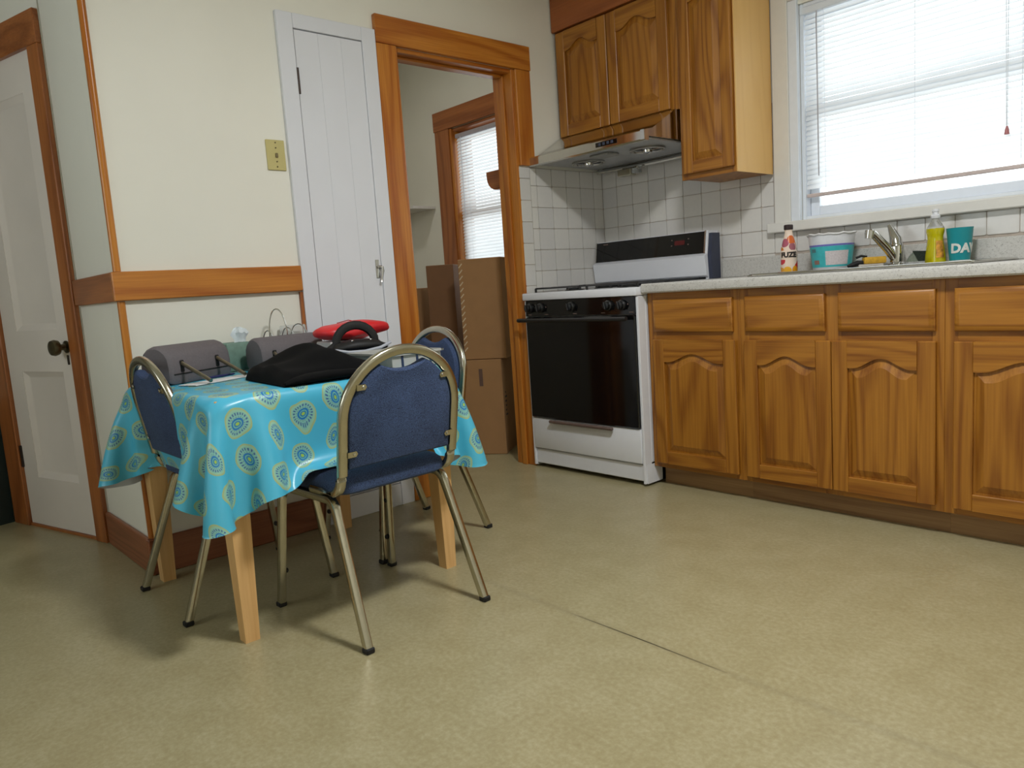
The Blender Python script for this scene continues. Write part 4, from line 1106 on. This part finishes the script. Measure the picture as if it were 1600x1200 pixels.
# ================================================================== THINGS ON THE COUNTER
def cyl_map(cx, cy, r_of, a0, zb):
    def f(x, y, z):
        r = r_of(y) + z; a = a0 + x / r_of(y); return (cx + r * math.cos(a), cy + r * math.sin(a), zb + y)
    return f
def to_cam(x, y): return math.atan2(CAM[1] - y, CAM[0] - x)
BXx, BYy = 1.205, -.17
fb = thing('drink_bottle', 'fruit-printed juice bottle with dark cap on the counter', 'bottle', (BXx, BYy, ZT + .0005))
pf = [(.030, 0), (.0345, .004), (.0355, .03), (.0345, .06), (.0355, .085), (.033, .11), (.025, .145), (.0175, .172), (.0155, .186), (.0155, .192)]
build('bottle_body', MB().lathe(pf, (BXx, BYy, ZT + .0005), 28), FUZE, fb, angle=60)
build('cap', MB().lathe([(.0185, .1922), (.0195, .196), (.0195, .211), (.017, .214), (0, .214)], (BXx, BYy, ZT + .0005), 20), CAPD, fb)
build('lettering', text_mb('FUZE', .030, cyl_map(BXx, BYy, lambda y: .0362, to_cam(BXx, BYy) - .05, ZT + .074)), INK, fb)
# wipes tub
UX, UY = 1.385, -.145
ub = thing('wipes_tub', 'teal-labelled white plastic tub with purple band beside faucet', 'tub', (UX, UY, ZR))
trd = lambda z: .075 + .019 * z / .15
build('tub_body', MB().lathe([(.072, 0), (trd(.004), .004), (trd(.112), .112), (trd(.135), .135), (trd(.148), .148), (trd(.148) - .004, .148), (trd(.13) - .004, .11), (0, .108)], (UX, UY, ZR), 36), TUBW, ub)
lm = MB(); n_ = 36
def band(z0, z1, a0=0, a1=2 * math.pi, off=.0006, n=n_):
    mb = MB(); rs_ = []
    for k in range(n + 1):
        a = a0 + (a1 - a0) * k / n
        rs_.append([(UX + (trd(z) + o) * math.cos(a), UY + (trd(z) + o) * math.sin(a), ZR + z) for z, o in ((z0, off), (z1, off), (z1, off * .2), (z0, off * .2))])
    return mb.rings(rs_, cap=True)
build('label_wrap', band(.012, .098), TEALT, ub)
build('purple_band', band(.0985, .106), PURP, ub)
ac = to_cam(UX, UY)
build('text_panel', band(.02, .078, ac - .3, ac + .85, .0012, 10), LABELW, ub)
build('print_spot', band(.075, .09, ac - 1.1, ac - .8, .0012, 4), plain('print_grey', srgb(80, 130, 136), .5), ub)
build('print_spot', band(.025, .042, ac - 1.0, ac - .65, .0012, 4), plain('print_brown', srgb(150, 116, 104), .5), ub)
film = MB(); rsA = []; rng = random.Random(5)
for k in range(30):
    a = 2 * math.pi * k / 30; rr_ = trd(.15) + .003
    rsA.append((rr_ * math.cos(a), rr_ * math.sin(a), .147 + .006 * rng.random()))
film.rings([[(UX + x * s_, UY + y * s_, ZR + z - d) for x, y, z in rsA] for s_, d in ((1, .004), (1.02, .0), (.97, -.003), (.96, .004))], cap=False)
build('torn_film', film, PAPER, ub)
# dish brush with yellow sponge head
db = thing('dish_brush', 'yellow dish sponge with dark handle lying by the faucet', 'brush', (1.56, -.14, ZR))
MD = Matrix.Translation((1.555, -.15, ZR + .001)) @ Matrix.Rotation(R(38), 4, 'Z')
build('sponge_base', MB().box(-.055, .04, -.02, .02, 0, .012, bev=.003, M=MD), CREAMP, db)
build('sponge', MB().box(-.035, .05, -.022, .022, .0122, .04, bev=.006, seg=2, M=MD), YELL, db)
build('handle', MB().tube([MD @ Vector(q) for q in ((-.03, 0, .02), (-.055, 0, .018), (-.075, 0, .012), (-.095, 0, .008))], [.008, .012, .010, .006], 8), BLACKR, db)
build('clip', MB().tube([MD @ Vector(q) for q in ((-.02, 0, .042), (-.042, 0, .047), (-.062, 0, .04))], .005, 8), BLACKR, db)
# scrub pad on a little dish
sd = thing('scrub_sponge', 'dark green scrub sponge leaning on a small soap dish', 'sponge', (1.715, -.115, ZR))
MS = Matrix.Translation((1.715, -.115, ZR)) @ Matrix.Rotation(R(40), 4, 'Z')
build('soap_dish', MB().box(-.045, .045, -.03, .03, .0005, .01, bev=.004, M=MS), CLEAR, sd)
build('sponge_body', MB().poly([MS @ Vector(q) for q in ((-.04, -.022, .0105), (.035, -.022, .0105), (.02, -.015, .04), (-.018, -.015, .045), (-.04, .01, .0105), (.035, .01, .0105), (.028, .01, .045), (-.012, .01, .05))], [(0, 1, 2, 3), (7, 6, 5, 4), (0, 4, 5, 1), (3, 2, 6, 7), (0, 3, 7, 4), (1, 5, 6, 2)]) and MB().rings([[MS @ Vector(q) for q in r_] for r_ in (((-.04, -.022, .0105), (.035, -.022, .0105), (.035, .008, .0105), (-.04, .008, .0105)), ((-.034, -.02, .03), (.028, -.02, .03), (.03, .008, .03), (-.03, .008, .03)), ((-.016, -.014, .047), (.018, -.014, .044), (.024, .008, .046), (-.012, .008, .05)))]), SPNG, sd)
build('scrub_pad', MB().rings([[MS @ Vector(q) for q in r_] for r_ in (((-.005, -.024, .011), (.046, -.024, .011), (.046, .0, .011), (.0, .0, .011)), ((-.022, -.018, .05), (.03, -.018, .048), (.034, .006, .05), (-.016, .006, .054)))]), SCRUB, sd)
# dish soap
QX, QY = 1.783, -.12
ds = thing('dish_soap_bottle', 'clear bottle of yellow dish soap with white cap', 'bottle', (QX, QY, ZR))
MQ = Matrix.Translation((QX, QY, ZR)) @ Matrix.Rotation(R(-40), 4, 'Z') @ Matrix.Diagonal((1.22, .95, 1, 1))
build('soap_fill', MB().lathe([(.030, 0), (.036, .004), (.034, .03), (.028, .08), (.0265, .095), (.0275, .105), (.031, .12), (.0305, .132), (0, .132)], M=MQ, seg=28), SOAP, ds, angle=60)
build('bottle_shoulder', MB().lathe([(.0306, .1322), (.026, .142), (.018, .155), (.0115, .165), (.0115, .17)], M=MQ, seg=24), CLEAR, ds)
build('cap', MB().lathe([(.015, .1702), (.0165, .173), (.0165, .182), (.011, .186), (.010, .195), (.0125, .197), (.0115, .205), (0, .207)], M=MQ, seg=18), TUBW, ds)
aq = to_cam(QX, QY)
lb = MB(); rs_ = []
for k in range(9):
    a = aq - .05 + .85 * k / 8
    col_ = []
    for z, r in ((.02, .0355), (.05, .0325), (.085, .0288), (.085, .0278), (.05, .0315), (.02, .0345)):
        q = MQ @ Vector(((r + .001) * math.cos(a + R(40)), (r + .001) * math.sin(a + R(40)), z)); col_.append(q)
    rs_.append(col_)
build('label', lb.rings(rs_), plain('orange_print', srgb(214, 150, 50), .4, var=.3, vs=70), ds)
# teal cup
GX, GY = 1.867, -.115
gc = thing('teal_cup', 'teal paper cup with white capital letters', 'cup', (GX, GY, ZR))
crd = lambda z: .034 + .0115 * z / .125
build('cup_body', MB().lathe([(.0335, 0), (crd(.004), .004), (crd(.124), .124), (crd(.126) + .001, .127), (crd(.124) - .002, .127), (.032, .01), (0, .01)], (GX, GY, ZR), 36), TEAL, gc)
build('foot_band', MB().lathe([(crd(0) + .0006, .0002), (crd(.005) + .0006, .005), (crd(.005) - .002, .005)], (GX, GY, ZR), 36), CREAMP, gc)
build('lettering', text_mb('DAV', .047, cyl_map(GX, GY, lambda y: crd(y + .036) + .0006, to_cam(GX, GY) + .42, ZR + .034)), LETW, gc)

# ================================================================== PANTRY
def carton(label, M, w_, d_, h_, mat, group='cardboard boxes in the pantry', seam=True):
    t = thing('cardboard_box', label, 'box', tuple(M.translation), group)
    build('body', MB().box(-w_ / 2, w_ / 2, -d_ / 2, d_ / 2, .0005, h_, bev=.003, M=M), mat, t)
    return t
K = Vector((-.338, -.557, 0)); fd = Vector((-.82676, -.56107, 0)); bd = Vector((-.56107, .82676, 0))
def boxM(k, w_, d_, z): 
    c = k + fd * w_ / 2 + bd * d_ / 2
    Mx = Matrix((-fd, bd, Vector((0, 0, 1)))).transposed().to_4x4(); Mx.translation = (c.x, c.y, z); return Mx
M1 = boxM(K, .30, .26, 0)
lbx = carton('closed cardboard box on the pantry floor in the doorway', M1, .30, .26, .552, CARD)
build('label_slot', MB().box(.015, .037, -.1312, -.1302, .40, .50, M=M1), PRINTG, lbx)
for k in range(6): build('print_mark', MB().box(.1502, .1512, -.09 + .004 * (k % 3), -.05 - .006 * ((k * 7) % 4), .22 + .026 * k, .23 + .026 * k, M=M1), INK, lbx)
M2 = boxM(K + Vector((.024, .026, 0)), .25, .26, .554)
ub2 = carton('upright cardboard box with torn white edge on top of another', M2, .25, .26, .571, CARD)
for k in range(15):
    z = .06 + .034 * k
    build('torn_strip', MB().box(-.015, .015, -.0005, .0005, -.003, .003, M=M2 @ Matrix.Translation((-.111, -.1308, z)) @ Matrix.Rotation(R(-48), 4, 'Y')), CARDE, ub2)
M3 = Matrix.Translation((-.935, -.455, 0)) @ Matrix.Rotation(R(40), 4, 'Z')
carton('dark brown tall cardboard box standing behind the stacked boxes', M3, .17, .26, 1.115, CARDD)
M4 = Matrix.Translation((-1.28, -.50, 0)) @ Matrix.Rotation(R(2), 4, 'Z')
carton('lower tan cardboard box behind the left door jamb', M4, .3, .22, .985, CARD)
ps = thing('pantry_shelf', 'small wood-edged shelf high on the pantry wall', 'shelf', (-1.78, -.13, 1.56))
bx('board', TRIMW, ps, -1.979, -1.58, -.20, -.0005, 1.548, 1.566)
build('wood_edge', MB().prism([(-1.979, -.225), (-1.66, -.225), (-1.63, -.2205), (-1.62, -.2005), (-1.979, -.2005)], lambda u, v, d: (u, v, d), 1.55, 1.586), PINED[0], ps)
pb = thing('shelf_bracket', 'rounded brown wooden bracket behind the right door jamb', 'bracket', (-.2, -.5, 1.5))
bo = [(-.1255, 1.582), (-.33, 1.582), (-.33, 1.565)]
for k in range(9): a = R(90 * k / 8); bo.append((-.25 - .078 * math.cos(a), 1.55 - .07 * math.sin(a)))
bo += [(-.1255, 1.48)]
build('bracket_board', MB().prism(bo, lambda u, v, d: (u, d, v), -.575, -.55), PINED[0], pb)

# ================================================================== BIN AT THE LEFT EDGE
bn = thing('waste_bin', 'dark green bin at the far left beyond the door casing', 'bin', tuple(MA @ Vector((.95, .15, 0))))
def bring(i, z): return [MA @ Vector(q) for q in ((.80 + i, .004 + i, z), (1.10 - i, .004 + i, z), (1.10 - i, .30 - i, z), (.80 + i, .30 - i, z))]
build('bin_body', MB().rings([bring(.012, 0), bring(.004, .50), bring(0, .505), bring(0, .515), bring(.012, .515), bring(.02, .02)]), BINM, bn)
build('bin_lid', MB().rings([bring(-.001, .516), bring(-.001, .53), bring(.02, .56), bring(.06, .575)]), plain('bin_lid_green', srgb(44, 62, 60), .5), bn)
